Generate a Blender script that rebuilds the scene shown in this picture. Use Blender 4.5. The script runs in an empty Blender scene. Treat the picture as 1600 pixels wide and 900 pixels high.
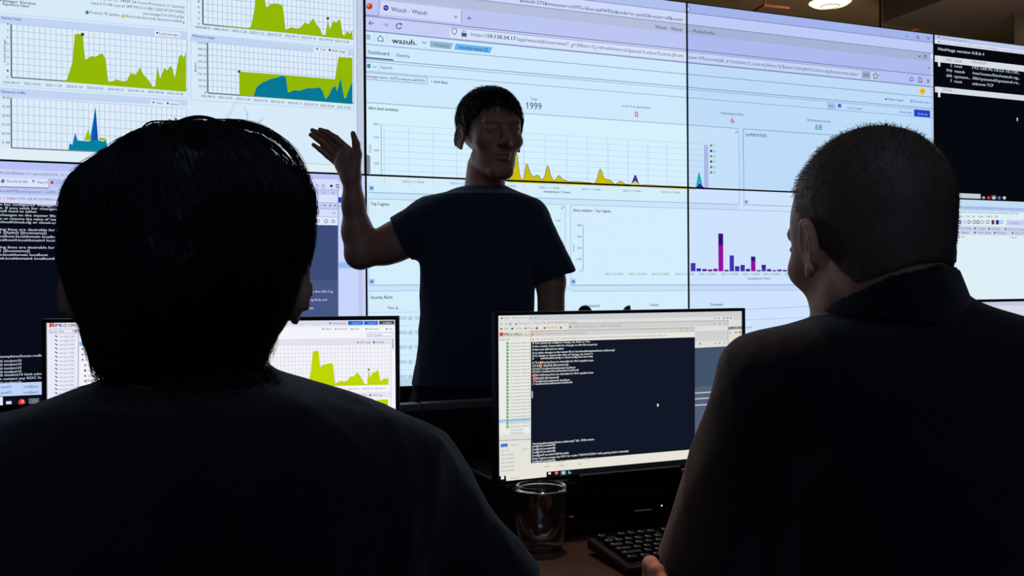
import bpy, bmesh, math, random
import numpy as np
import openvdb as vdb
from mathutils import Vector, Matrix
from mathutils.geometry import tessellate_polygon
C = bpy.context.scene.collection
random.seed(7)
RNG = np.random.default_rng(11)
sc = bpy.context.scene

# ------------------------------------------------------------------ camera, world, exposure, lamps and added fill lights
FPX = 1544.0; ROLL = 0.0068; CAMH = 1.2
_cr, _sr = math.cos(ROLL), math.sin(ROLL)
CR = Vector((_cr, 0, -_sr)); CU = Vector((_sr, 0, _cr)); CF = Vector((0, 1, 0)); CO = Vector((0, 0, CAMH))
cam = bpy.data.objects.new('camera', bpy.data.cameras.new('camera')); C.objects.link(cam)
cam.matrix_world = Matrix(((CR.x, CU.x, -CF.x, 0), (CR.y, CU.y, -CF.y, 0), (CR.z, CU.z, -CF.z, CAMH), (0, 0, 0, 1)))
cam.data.sensor_width = 36; cam.data.lens = FPX / 1600 * 36; cam.data.clip_start = 0.02
sc.camera = cam
sc.view_settings.view_transform = 'Standard'; sc.view_settings.look = 'None'
sc.view_settings.gamma = 1; sc.view_settings.use_curve_mapping = False
sc.view_settings.exposure = 0.0
w = bpy.data.worlds.new('world'); sc.world = w; w.use_nodes = True
w.node_tree.nodes['Background'].inputs[0].default_value = (0.3, 0.4, 0.6, 1)
w.node_tree.nodes['Background'].inputs[1].default_value = 0.004

def lamp(name, loc, target, energy, color, size, spot=None):
    l = bpy.data.lights.new(name, 'SPOT' if spot else 'AREA'); l.energy = energy; l.color = color
    if spot: l.spot_size = spot; l.spot_blend = 0.6; l.shadow_soft_size = size
    else: l.shape = 'DISK'; l.size = size
    o = bpy.data.objects.new(name, l); C.objects.link(o); o.location = loc
    o.rotation_euler = (Vector(target) - Vector(loc)).to_track_quat('-Z', 'Y').to_euler()
    return o
lamp('downlight_desk', (0.15, 2.08, 3.09), (0.15, 1.36, 0.8), 46, (1, .55, .30), .05, spot=.5)
lamp('added_fill_behind_camera', (0.4, -2.4, 2.2), (0.1, 1.5, 1.3), 6.5, (.45, .62, 1), 2.2)  # added cool fill from behind the camera, lifts the dark backs; no fixture
lamp('added_accent_spot', (-.02, .72, 3.09), (.125, 1.06, .89), 30, (1, .42, .17), .03, spot=.11)  # added narrow warm spot to brighten the fingers below the sleeve
lamp('downlight_back', (2.19, 6.8, 2.93), (2.19, 6.8, 0), 24, (1, .78, .5), .26)
lamp('downlight_far', (3.6, 6.0, 3.09), (3.6, 6.0, 0), 14, (1, .66, .42), .3)
lamp('added_ceiling_uplight', (2.6, 5.2, 1.7), (2.7, 5.6, 3.1), 44, (1, .80, .58), 1.6)  # added unseen area light behind the wall, brightens the ceiling; no fixture

lamp('added_fill_overhead', (0.2, .2, 3.1), (-.1, 2.6, 1.2), 5, (.5, .68, 1), 1.2)  # added cool overhead fill for the standing man; no fixture

# ------------------------------------------------------------------ helpers
def lin(c):
    c = c / 255.0
    return c / 12.92 if c <= 0.04045 else ((c + 0.055) / 1.055) ** 2.4
def P(px, py, Z):
    return CO + (CR * ((px - 800) / FPX) + CU * ((450 - py) / FPX) + CF) * Z
_m = {}
def mat(name, rgb, rough=.6, metal=0, spec=.5, bump=None, bscale=200, sheen=0, trans=0, sub=0, var=0, coat=0):
    if name in _m: return _m[name]
    m = bpy.data.materials.new(name); m.use_nodes = True; nt = m.node_tree
    b = nt.nodes['Principled BSDF']
    col = tuple(lin(x) for x in rgb) + (1,)
    b.inputs['Base Color'].default_value = col
    b.inputs['Roughness'].default_value = rough; b.inputs['Metallic'].default_value = metal
    b.inputs['Specular IOR Level'].default_value = spec
    b.inputs['Sheen Weight'].default_value = sheen
    b.inputs['Coat Weight'].default_value = coat
    if sub: b.inputs['Subsurface Weight'].default_value = sub; b.inputs['Subsurface Radius'].default_value = (.012, .005, .003); b.inputs['Subsurface Scale'].default_value = 1
    if trans: b.inputs['Transmission Weight'].default_value = trans; b.inputs['IOR'].default_value = 1.46
    if bump or var:
        tc = nt.nodes.new('ShaderNodeTexCoord'); n = nt.nodes.new('ShaderNodeTexNoise')
        n.inputs['Scale'].default_value = bscale; n.inputs['Detail'].default_value = 5
        nt.links.new(tc.outputs['Object'], n.inputs['Vector'])
        if bump:
            bp = nt.nodes.new('ShaderNodeBump'); bp.inputs['Strength'].default_value = bump; bp.inputs['Distance'].default_value = .002
            nt.links.new(n.outputs['Fac'], bp.inputs['Height']); nt.links.new(bp.outputs['Normal'], b.inputs['Normal'])
        if var:
            r = nt.nodes.new('ShaderNodeValToRGB')
            r.color_ramp.elements[0].position = .3; r.color_ramp.elements[1].position = .7
            r.color_ramp.elements[0].color = tuple(x * (1 - var) for x in col[:3]) + (1,)
            r.color_ramp.elements[1].color = tuple(x * (1 + var) for x in col[:3]) + (1,)
            nt.links.new(n.outputs['Fac'], r.inputs['Fac']); nt.links.new(r.outputs['Color'], b.inputs['Base Color'])
    _m[name] = m; return m
_e = {}
def emis(rgb, strength=1.0):
    key = tuple(int(max(0, min(255, x))) for x in rgb) + (strength,)
    if key in _e: return _e[key]
    m = bpy.data.materials.new('lit_%02x%02x%02x' % key[:3]); m.use_nodes = True; nt = m.node_tree
    nt.nodes.remove(nt.nodes['Principled BSDF'])
    e = nt.nodes.new('ShaderNodeEmission'); e.inputs[0].default_value = tuple(lin(x) for x in key[:3]) + (1,)
    e.inputs[1].default_value = strength
    nt.links.new(e.outputs[0], nt.nodes['Material Output'].inputs[0])
    _e[key] = m; return m
def link(name, me, m=None, parent=None):
    o = bpy.data.objects.new(name, me); C.objects.link(o)
    if m is not None:
        me.materials.clear(); me.materials.append(m)
    if parent is not None: o.parent = parent; o.matrix_parent_inverse = parent.matrix_basis.inverted()
    return o
def obj(name, bm, m, parent=None, smooth=False):
    me = bpy.data.meshes.new(name); bmesh.ops.recalc_face_normals(bm, faces=bm.faces); bm.to_mesh(me); bm.free()
    if smooth: me.polygons.foreach_set('use_smooth', [True] * len(me.polygons))
    return link(name, me, m, parent)
def tag(o, label=None, cat=None, group=None, kind=None):
    if label: o['label'] = label
    if cat: o['category'] = cat
    if group: o['group'] = group
    if kind: o['kind'] = kind
    return o
def thing(name, label, cat, loc=(0, 0, 0), rz=0, group=None):
    o = bpy.data.objects.new(name, None); C.objects.link(o); o.location = loc; o.rotation_euler = (0, 0, rz)
    o.matrix_basis = Matrix.Translation(loc) @ Matrix.Rotation(rz, 4, 'Z')
    return tag(o, label, cat, group)
def box(bm, lo, hi, M=None, bev=0):
    lo, hi = Vector(lo), Vector(hi); c = (lo + hi) / 2; s = hi - lo
    r = bmesh.ops.create_cube(bm, size=1)
    bmesh.ops.scale(bm, vec=s, verts=r['verts']); bmesh.ops.translate(bm, vec=c, verts=r['verts'])
    if bev:
        es = list({e for v in r['verts'] for e in v.link_edges})
        rb = bmesh.ops.bevel(bm, geom=es, offset=bev, segments=2, affect='EDGES', profile=.5)
        vs = list({v for f in rb['faces'] for v in f.verts} | {v for v in r['verts'] if v.is_valid})
    else: vs = r['verts']
    if M is not None: bmesh.ops.transform(bm, matrix=M, verts=vs)
    return bm
def bx(lo, hi, M=None, bev=0): return box(bmesh.new(), lo, hi, M, bev)
def lathe(prof, seg=48, M=None, bm=None, close=False):
    bm = bm or bmesh.new(); rings = []
    for r, z in prof:
        if r < 1e-6: rings.append([bm.verts.new((0, 0, z))])
        else: rings.append([bm.verts.new((r * math.cos(2 * math.pi * i / seg), r * math.sin(2 * math.pi * i / seg), z)) for i in range(seg)])
    n = len(rings)
    for k in range(n if close else n - 1):
        a, b = rings[k], rings[(k + 1) % n]
        if len(a) == 1 and len(b) == 1: continue
        for i in range(seg):
            j = (i + 1) % seg
            if len(a) == 1: bm.faces.new((a[0], b[i], b[j]))
            elif len(b) == 1: bm.faces.new((a[i], b[0], a[j]))
            else: bm.faces.new((a[i], b[i], b[j], a[j]))
    if M is not None: bmesh.ops.transform(bm, matrix=M, verts=[v for r in rings for v in r])
    return bm
def tube(bm, pts, rad, seg=10):
    pts = [Vector(p) for p in pts]; rads = rad if isinstance(rad, (list, tuple)) else [rad] * len(pts)
    rings = []
    for i, p in enumerate(pts):
        d = (pts[min(i + 1, len(pts) - 1)] - pts[max(i - 1, 0)]).normalized()
        a = d.orthogonal().normalized() if i == 0 else (ra - d * ra.dot(d)).normalized()
        ra = a; b = d.cross(a)
        rings.append([bm.verts.new(p + (a * math.cos(2 * math.pi * k / seg) + b * math.sin(2 * math.pi * k / seg)) * rads[i]) for k in range(seg)])
    for r0, r1 in zip(rings, rings[1:]):
        for k in range(seg): bm.faces.new((r0[k], r0[(k + 1) % seg], r1[(k + 1) % seg], r1[k]))
    bm.faces.new(rings[0][::-1]); bm.faces.new(rings[-1])
    return bm

# ------------------------------------------------------------------ screens: flat lit content laid out on a panel's own plane
_tc = {}
def text_mesh(s, bold):
    k = (s, bold)
    if k not in _tc:
        cu = bpy.data.curves.new('t', 'FONT'); cu.body = s; cu.resolution_u = 2
        cu.offset = 0
        o = bpy.data.objects.new('t', cu); C.objects.link(o)
        dg = bpy.context.evaluated_depsgraph_get(); me = bpy.data.meshes.new_from_object(o.evaluated_get(dg))
        vs = [(v.co.x, v.co.y) for v in me.vertices]; fs = [tuple(p.vertices) for p in me.polygons]
        bpy.data.objects.remove(o); bpy.data.curves.remove(cu); bpy.data.meshes.remove(me)
        sh = (-.02, 0, .02) if bold else (0, .012); nn = len(vs)
        fs = [tuple(i + j * nn for i in f) for j in range(len(sh)) for f in fs]; vs = [(a + d, b) for d in sh for a, b in vs]
        x0 = min(v[0] for v in vs); x1 = max(v[0] for v in vs)
        _tc[k] = ([(a - x0, b) for a, b in vs], fs, max(x1 - x0, 1e-4))
    return _tc[k]
_h = text_mesh('H', False); CAP = max(v[1] for v in _h[0])
class Scr:
    def __init__(s, O, U):
        s.O = Vector(O); s.U = Vector(U).normalized(); s.N = s.U.cross(Vector((0, 0, 1))).normalized()
        if s.N.y > 0: s.N = -s.N
        s.items = []
    def uv(s, px, py):
        d = P(px, py, 1) - CO; t = (s.O - CO).dot(s.N) / d.dot(s.N); q = CO + d * t - s.O
        return (q.dot(s.U), q.z)
    def add(s, vs, fs, col, layer):
        if len(fs) == 1 and len(fs[0]) > 4: fs = [tuple(t) for t in tessellate_polygon([[Vector((a, b, 0)) for a, b in vs]])]
        s.items.append((vs, fs, col, layer))
    def poly(s, pts, col, layer=2):
        vs = [s.uv(*p) for p in pts]; s.add(vs, [tuple(range(len(vs)))], col, layer)
    def R(s, x0, y0, x1, y1, col, layer=1):          # y0,y1 both taken at x0
        a = s.uv(x0, y0); b = s.uv(x0, y1); c = s.uv(x1, y0)
        s.add([(a[0], b[1]), (c[0], b[1]), (c[0], a[1]), a], [(0, 1, 2, 3)], col, layer)
    def band(s, xr, y0, y1, x0, x1, col, layer=1):    # y0,y1 taken at xr
        a = s.uv(xr, y0)[1]; b = s.uv(xr, y1)[1]; u0 = s.uv(x0, y0)[0]; u1 = s.uv(x1, y0)[0]
        s.add([(u0, b), (u1, b), (u1, a), (u0, a)], [(0, 1, 2, 3)], col, layer)
    def L(s, pts, wpx, col, layer=3):
        q = [s.uv(*p) for p in pts]; k = s.uv(pts[0][0] + wpx, pts[0][1])[0] - q[0][0]
        for a, b in zip(q, q[1:]):
            d = Vector((b[0] - a[0], b[1] - a[1])); 
            if d.length < 1e-7: continue
            n = Vector((-d.y, d.x)).normalized() * k / 2
            s.add([(a[0] + n.x, a[1] + n.y), (b[0] + n.x, b[1] + n.y), (b[0] - n.x, b[1] - n.y), (a[0] - n.x, a[1] - n.y)], [(0, 1, 2, 3)], col, layer)
    def dot(s, x, y, r, col, layer=3, n=14):
        s.poly([(x + r * math.cos(2 * math.pi * i / n), y + r * math.sin(2 * math.pi * i / n)) for i in range(n)], col, layer)
    def ring(s, x, y, r, w, col, layer=3, a0=0, a1=360, n=14):
        s.L([(x + r * math.cos(math.radians(a0 + (a1 - a0) * i / n)), y + r * math.sin(math.radians(a0 + (a1 - a0) * i / n))) for i in range(n + 1)], w, col, layer)
    def frame(s, x0, y0, x1, y1, w, col, layer=3):
        a = s.uv(x0, y0); b = s.uv(x0, y1); c = s.uv(x1, y0); k = abs(s.uv(x0 + w, y0)[0] - a[0])
        u0, u1, v0, v1 = a[0], c[0], b[1], a[1]
        for r in ((u0, v0, u1, v0 + k), (u0, v1 - k, u1, v1), (u0, v0, u0 + k, v1), (u1 - k, v0, u1, v1)):
            s.add([(r[0], r[1]), (r[2], r[1]), (r[2], r[3]), (r[0], r[3])], [(0, 1, 2, 3)], col, layer)
    def T(s, t, x, y, xe, h, col, bold=False, layer=4):
        vs, fs, wd = text_mesh(t, bold); a = s.uv(x, y); e = s.uv(xe, y); k = s.uv(x, y - h)[1] - a[1]
        sx = (e[0] - a[0]) / wd; sy = k / CAP
        s.add([(a[0] + p[0] * sx, a[1] + p[1] * sy) for p in vs], fs, col, layer)
    def TV(s, t, x, y, ye, h, col, layer=4):           # upright text running from y up to ye
        vs, fs, wd = text_mesh(t, False); a = s.uv(x, y); e = s.uv(x, ye); k = s.uv(x + h, y)[0] - a[0]
        sx = (e[1] - a[1]) / wd; sy = k / CAP
        s.add([(a[0] - p[1] * sy, a[1] + p[0] * sx) for p in vs], fs, col, layer)
    def build(s, name, rect, parent, tint=(1, 1, 1), gain=1.0):
        u0, v0, u1, v1 = rect; bm = bmesh.new(); mats = []; me = bpy.data.meshes.new(name)
        for vs, fs, col, layer in s.items:
            x0 = min(v[0] for v in vs); x1 = max(v[0] for v in vs); y0 = min(v[1] for v in vs); y1 = max(v[1] for v in vs)
            if x1 <= u0 or x0 >= u1 or y1 <= v0 or y0 >= v1: continue
            m = emis(tuple(col[i] * tint[i] for i in range(3)), gain)
            if m not in mats: mats.append(m)
            mi = mats.index(m); z = .0003 * layer
            nv = [bm.verts.new((a, b, z)) for a, b in vs]; nf = []
            for f in fs:
                try: g = bm.faces.new([nv[i] for i in f]); g.material_index = mi; nf.append(g)
                except ValueError: pass
            for (co, no, cond) in (((u0, 0, 0), (-1, 0, 0), x0 < u0), ((u1, 0, 0), (1, 0, 0), x1 > u1), ((0, v0, 0), (0, -1, 0), y0 < v0), ((0, v1, 0), (0, 1, 0), y1 > v1)):
                if cond:
                    nf = [f for f in nf if f.is_valid]
                    geom = list({v for f in nf for v in f.verts}) + list({e for f in nf for e in f.edges}) + nf
                    r = bmesh.ops.bisect_plane(bm, geom=geom, plane_co=co, plane_no=no, clear_outer=True)
                    nf = list({g for g in r['geom'] if isinstance(g, bmesh.types.BMFace)})
        loose = [v for v in bm.verts if not v.link_faces]
        bmesh.ops.delete(bm, geom=loose, context='VERTS')
        M = Matrix(((s.U.x, 0, s.N.x, s.O.x), (s.U.y, 0, s.N.y, s.O.y), (0, 1, s.N.z, s.O.z), (0, 0, 0, 1)))
        bmesh.ops.transform(bm, matrix=M, verts=bm.verts)
        for f in bm.faces:
            f.normal_update()
            if f.normal.dot(s.N) < 0: f.normal_flip()
        bm.to_mesh(me); bm.free()
        for m in mats: me.materials.append(m)
        return link(name, me, None, parent)

# ------------------------------------------------------------------ signed distance modelling of bodies, cloth and hair
def A(v): return np.array(tuple(v), dtype=np.float64)
class Cone:                                            # tapered limb between two joints
    def __init__(s, a, b, r1, r2): s.a, s.b, s.r1, s.r2 = A(a), A(b), r1, r2
    def __call__(s, p):
        ab = s.b - s.a; L2 = ab @ ab
        if L2 < 1e-12: return np.linalg.norm(p - s.a, axis=1) - s.r1
        t = np.clip(((p - s.a) @ ab) / L2, 0, 1)
        return np.linalg.norm(p - s.a - t[:, None] * ab, axis=1) - (s.r1 + (s.r2 - s.r1) * t)
class Ell:
    def __init__(s, c, r, R=None): s.c, s.r, s.R = A(c), A(r), (np.eye(3) if R is None else np.array(R, dtype=float))
    def __call__(s, p):
        q = (p - s.c) @ s.R
        k0 = np.linalg.norm(q / s.r, axis=1); k1 = np.linalg.norm(q / (s.r ** 2), axis=1)
        return k0 * (k0 - 1) / np.maximum(k1, 1e-9)
class Rows:                                            # loft of superellipse slices stacked in z
    def __init__(s, rows, e=2.3):                      # (z, cx, cy, hw, hd)
        r = np.array(sorted(rows)); s.z, s.d, s.e = r[:, 0], r[:, 1:], e
    def __call__(s, p):
        z = np.clip(p[:, 2], s.z[0], s.z[-1]); v = [np.interp(z, s.z, s.d[:, i]) for i in range(4)]
        q = (np.abs((p[:, 0] - v[0]) / v[2]) ** s.e + np.abs((p[:, 1] - v[1]) / v[3]) ** s.e) ** (1 / s.e)
        d = (q - 1) * np.minimum(v[2], v[3])
        return np.maximum(d, np.maximum(p[:, 2] - s.z[-1], s.z[0] - p[:, 2]))
class Plane:                                           # negative on the side away from n
    def __init__(s, c, n): s.c = A(c); n = A(n); s.n = n / np.linalg.norm(n)
    def __call__(s, p): return (p - s.c) @ s.n
class Off:
    def __init__(s, f, o): s.f, s.o = f, o
    def __call__(s, p): return s.f(p) - s.o
class Local:                                           # a primitive given in the frame of a head or a hand
    def __init__(s, f, M): s.f = f; Mi = np.array(M.inverted()); s.R, s.t = Mi[:3, :3], Mi[:3, 3]
    def __call__(s, p): return s.f(p @ s.R.T + s.t)
def ev(ops, p, cull=None):
    d = np.full(len(p), 1.0)
    for i, (op, k, f) in enumerate(ops):
        if cull is not None and cull[i]: continue
        c = f(p)
        if op == 'u':
            if k > 0:
                h = np.clip(.5 + .5 * (d - c) / k, 0, 1); d = d * (1 - h) + c * h - k * h * (1 - h)
            else: d = np.minimum(d, c)
        elif op == 's':
            h = np.clip(.5 - .5 * (d + c) / k, 0, 1); d = d * (1 - h) - c * h + k * h * (1 - h)
        elif op == 'i': d = np.maximum(d, c)
        elif op == 'd': d = d + c                       # displacement
    return d
def sdf_mesh(name, ops, lo, hi, vs, m, parent=None, disp=0.0):
    T = 16; lo = np.floor(A(lo) / vs / T).astype(int); hi = np.ceil(A(hi) / vs / T).astype(int)
    I = np.stack(np.meshgrid(*[np.arange(lo[i], hi[i]) for i in range(3)], indexing='ij'), -1).reshape(-1, 3)
    cen = (I * T + (T - 1) / 2) * vs; half = T * vs * .5 * 1.7321
    vals = [f(cen) if op != 'd' else None for op, k, f in ops]
    dc = ev(ops, cen); g = vdb.FloatGrid(1.0); g.transform = vdb.createLinearTransform(voxelSize=vs)
    loc = np.stack(np.meshgrid(*[np.arange(T)] * 3, indexing='ij'), -1).reshape(-1, 3)
    near = np.abs(dc) < half * 1.5 + .012
    for n in range(len(I)):
        o = I[n] * T
        if not near[n]:
            if dc[n] < 0: g.fill(tuple(int(x) for x in o), tuple(int(x) + T - 1 for x in o), -1.0, False)
            continue
        cull = [(op == 'u' and v[n] > max(dc[n], 0) + 2.2 * half + k + .02) or (op == 's' and v[n] > 2.2 * half + k + .02 ) if op != 'd' else False for (op, k, f), v in zip(ops, vals)]
        a = ev(ops, (o + loc) * vs, cull).reshape(T, T, T)
        g.copyFromArray(a.astype(np.float32), ijk=tuple(int(x) for x in o))
    pts, tr, q = g.convertToPolygons(isovalue=0.0, adaptivity=0.0)
    me = bpy.data.meshes.new(name)
    nv = len(pts); me.vertices.add(nv); me.vertices.foreach_set('co', pts.astype(np.float32).ravel())
    faces = [(tr, 3), (q, 4)]; nl = len(tr) * 3 + len(q) * 4; me.loops.add(nl)
    me.loops.foreach_set('vertex_index', np.concatenate([tr.ravel(), q.ravel()]).astype(np.int32))
    st = np.concatenate([np.arange(len(tr)) * 3, len(tr) * 3 + np.arange(len(q)) * 4]).astype(np.int32)
    me.polygons.add(len(st)); me.polygons.foreach_set('loop_start', st)
    me.polygons.foreach_set('use_smooth', np.ones(len(st), dtype=bool)); me.update(calc_edges=True)
    a, b, c = pts[q[:, 0]], pts[q[:, 1]], pts[q[:, 2]]
    if np.einsum('ij,ij->i', a, np.cross(b, c)).sum() < 0: me.flip_normals()
    me.validate()
    return link(name, me, m, parent), pts
def folds(seed, amp, n=7, k0=25, k1=70, zs=.5):
    r = np.random.default_rng(seed); K = r.normal(size=(n, 3)); K[:, 2] *= zs; K /= np.linalg.norm(K, axis=1)[:, None]
    K *= r.uniform(k0, k1, (n, 1)); ph = r.uniform(0, 6.28, n); W = r.normal(size=(n, 3)) * 9
    def f(p):
        d = np.zeros(len(p))
        for i in range(n): d += (1 - np.abs(np.sin(p @ K[i] + ph[i] + 1.5 * np.sin(p @ W[i])))) ** 2
        return -(d / n - .3) * amp * 2
    return f
def grad(f, p, h=.002):
    g = np.stack([f(p + np.eye(3)[i] * h) - f(p - np.eye(3)[i] * h) for i in range(3)], 1)
    return g / np.maximum(np.linalg.norm(g, axis=1, keepdims=True), 1e-9)
def strands_mesh(name, lines, rad, m, parent):         # lines (N,S,3) tapered three-sided hairs
    lines = np.asarray(lines); N, S, _ = lines.shape; rad = np.broadcast_to(np.asarray(rad, dtype=float).reshape(-1, 1), (N, S)) * np.linspace(1, .25, S)[None]
    d = np.gradient(lines, axis=1); d /= np.maximum(np.linalg.norm(d, axis=2, keepdims=True), 1e-9)
    up = np.array([.3, .5, .81]); a = np.cross(d, up); a /= np.maximum(np.linalg.norm(a, axis=2, keepdims=True), 1e-9); b = np.cross(d, a)
    V = np.stack([lines + (a * math.cos(t) + b * math.sin(t)) * rad[..., None] for t in (0, 2.094, 4.189)], 2)  # N,S,3,3
    idx = np.arange(N * S * 3).reshape(N, S, 3); F = []
    for k in range(3):
        j = (k + 1) % 3
        F.append(np.stack([idx[:, :-1, k], idx[:, :-1, j], idx[:, 1:, j], idx[:, 1:, k]], -1).reshape(-1, 4))
    F = np.concatenate(F); me = bpy.data.meshes.new(name); v = V.reshape(-1, 3)
    me.vertices.add(len(v)); me.vertices.foreach_set('co', v.astype(np.float32).ravel())
    me.loops.add(F.size); me.loops.foreach_set('vertex_index', F.ravel().astype(np.int32))
    me.polygons.add(len(F)); me.polygons.foreach_set('loop_start', (np.arange(len(F)) * 4).astype(np.int32))
    me.polygons.foreach_set('use_smooth', np.ones(len(F), dtype=bool)); me.update(calc_edges=True); me.validate()
    return link(name, me, m, parent)
def grow(f, roots, flow, steps, step, lift, rng, wild=.25):
    p = roots.copy(); out = [p.copy()]; w = rng.normal(size=p.shape) * wild; lf = lift * rng.uniform(.2, 1.6, len(p))[:, None]
    ln = step * rng.uniform(.5, 1.4, len(p))[:, None]
    for i in range(steps):
        n = grad(f, p); d = flow(p) + w; w = w * .8 + rng.normal(size=p.shape) * wild * .35
        d -= n * np.sum(d * n, 1, keepdims=True) * .9; d /= np.maximum(np.linalg.norm(d, axis=1, keepdims=True), 1e-9)
        p = p + d * ln; dist = f(p)[:, None]; p = p + n * np.clip(lf * (i + 1) / steps - dist, -.004, .004); out.append(p.copy())
    return np.stack(out, 1)
# ------------------------------------------------------------------ room shell
M_ceil = mat('ceiling_paint', (104, 88, 66), .9, bump=.2, bscale=60, var=.12)
M_dark = mat('dark_wall', (48, 44, 44), .85, bump=.15, bscale=40)
M_wood = mat('brown_wall', (96, 72, 50), .7, bump=.2, bscale=12, var=.2)
M_floor = mat('carpet', (38, 38, 42), .95, bump=.5, bscale=500)
M_blk = mat('black_plastic', (14, 14, 16), .45, bump=.05, bscale=900)
M_gloss = mat('gloss_black', (8, 8, 10), .18)
M_alu = mat('trim_metal', (120, 116, 112), .45, metal=.6)
def struct(name, bm, m):
    return tag(obj(name, bm, m), kind='structure')
struct('floor', bx((-5, -3, -.1), (7, 10, 0)), M_floor)
struct('ceiling', bx((-5, -3, 3.15), (7, 10, 3.3)), M_ceil)
struct('wall_left', bx((-5.1, -3, 0), (-5, 10, 3.15)), M_dark)
struct('wall_right', bx((7, -3, 0), (7.1, 10, 3.15)), M_wood)
struct('wall_back', bx((-5, 10, 0), (7, 10.1, 3.15)), M_wood)
struct('wall_front', bx((-5, -3.1, 0), (7, -3, 3.15)), M_dark)

# ------------------------------------------------------------------ video wall frame of reference
TH = 0.40775; WH = .68; WW = .68 * 1.778
WO = Vector((.64663, 3.62364, CAMH + .36289)); WU = Vector((math.cos(TH), math.sin(TH), 0))
WN = Vector((math.sin(TH), -math.cos(TH), 0))
def wallM(): return Matrix(((WU.x, WN.x, 0, WO.x), (WU.y, WN.y, 0, WO.y), (0, 0, 1, WO.z), (0, 0, 0, 1)))
WM = wallM()                                   # local x along wall, y out to the room, z up
# a dropped bulkhead and column behind the video wall
M_bulk = mat('bulkhead', (40, 31, 27), .85)
def slab(name, px, z0, z1, m):
    # horizontal outline on the ceiling given by points (x, y), extruded from z0 to z1
    bm = bmesh.new(); a = [bm.verts.new((x, y, z0)) for x, y in px]; b = [bm.verts.new((x, y, z1)) for x, y in px]; n = len(px)
    bm.faces.new(a); bm.faces.new(b)
    for i in range(n): bm.faces.new((a[i], a[(i + 1) % n], b[(i + 1) % n], b[i]))
    return struct(name, bm, m)
def on_z(px, py, z):
    d = P(px, py, 1) - CO; r = CO + d * ((z - CAMH) / d.z); return (r.x, r.y)
zb = 2.95
slab('trim_1', [on_z(1376, 36, zb), on_z(1478, -1, zb), on_z(1600, -48, zb), on_z(1700, -20, zb), on_z(1585, 32, zb), on_z(1510, 56, zb)], zb, 3.149, M_bulk)
slab('trim_2', [on_z(1585, 30, 2.9), on_z(1800, 0, 2.9), on_z(1800, 60, 2.9), on_z(1585, 75, 2.9)], 0, 3.149, M_bulk)

S = Scr(WO, WU)
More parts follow.
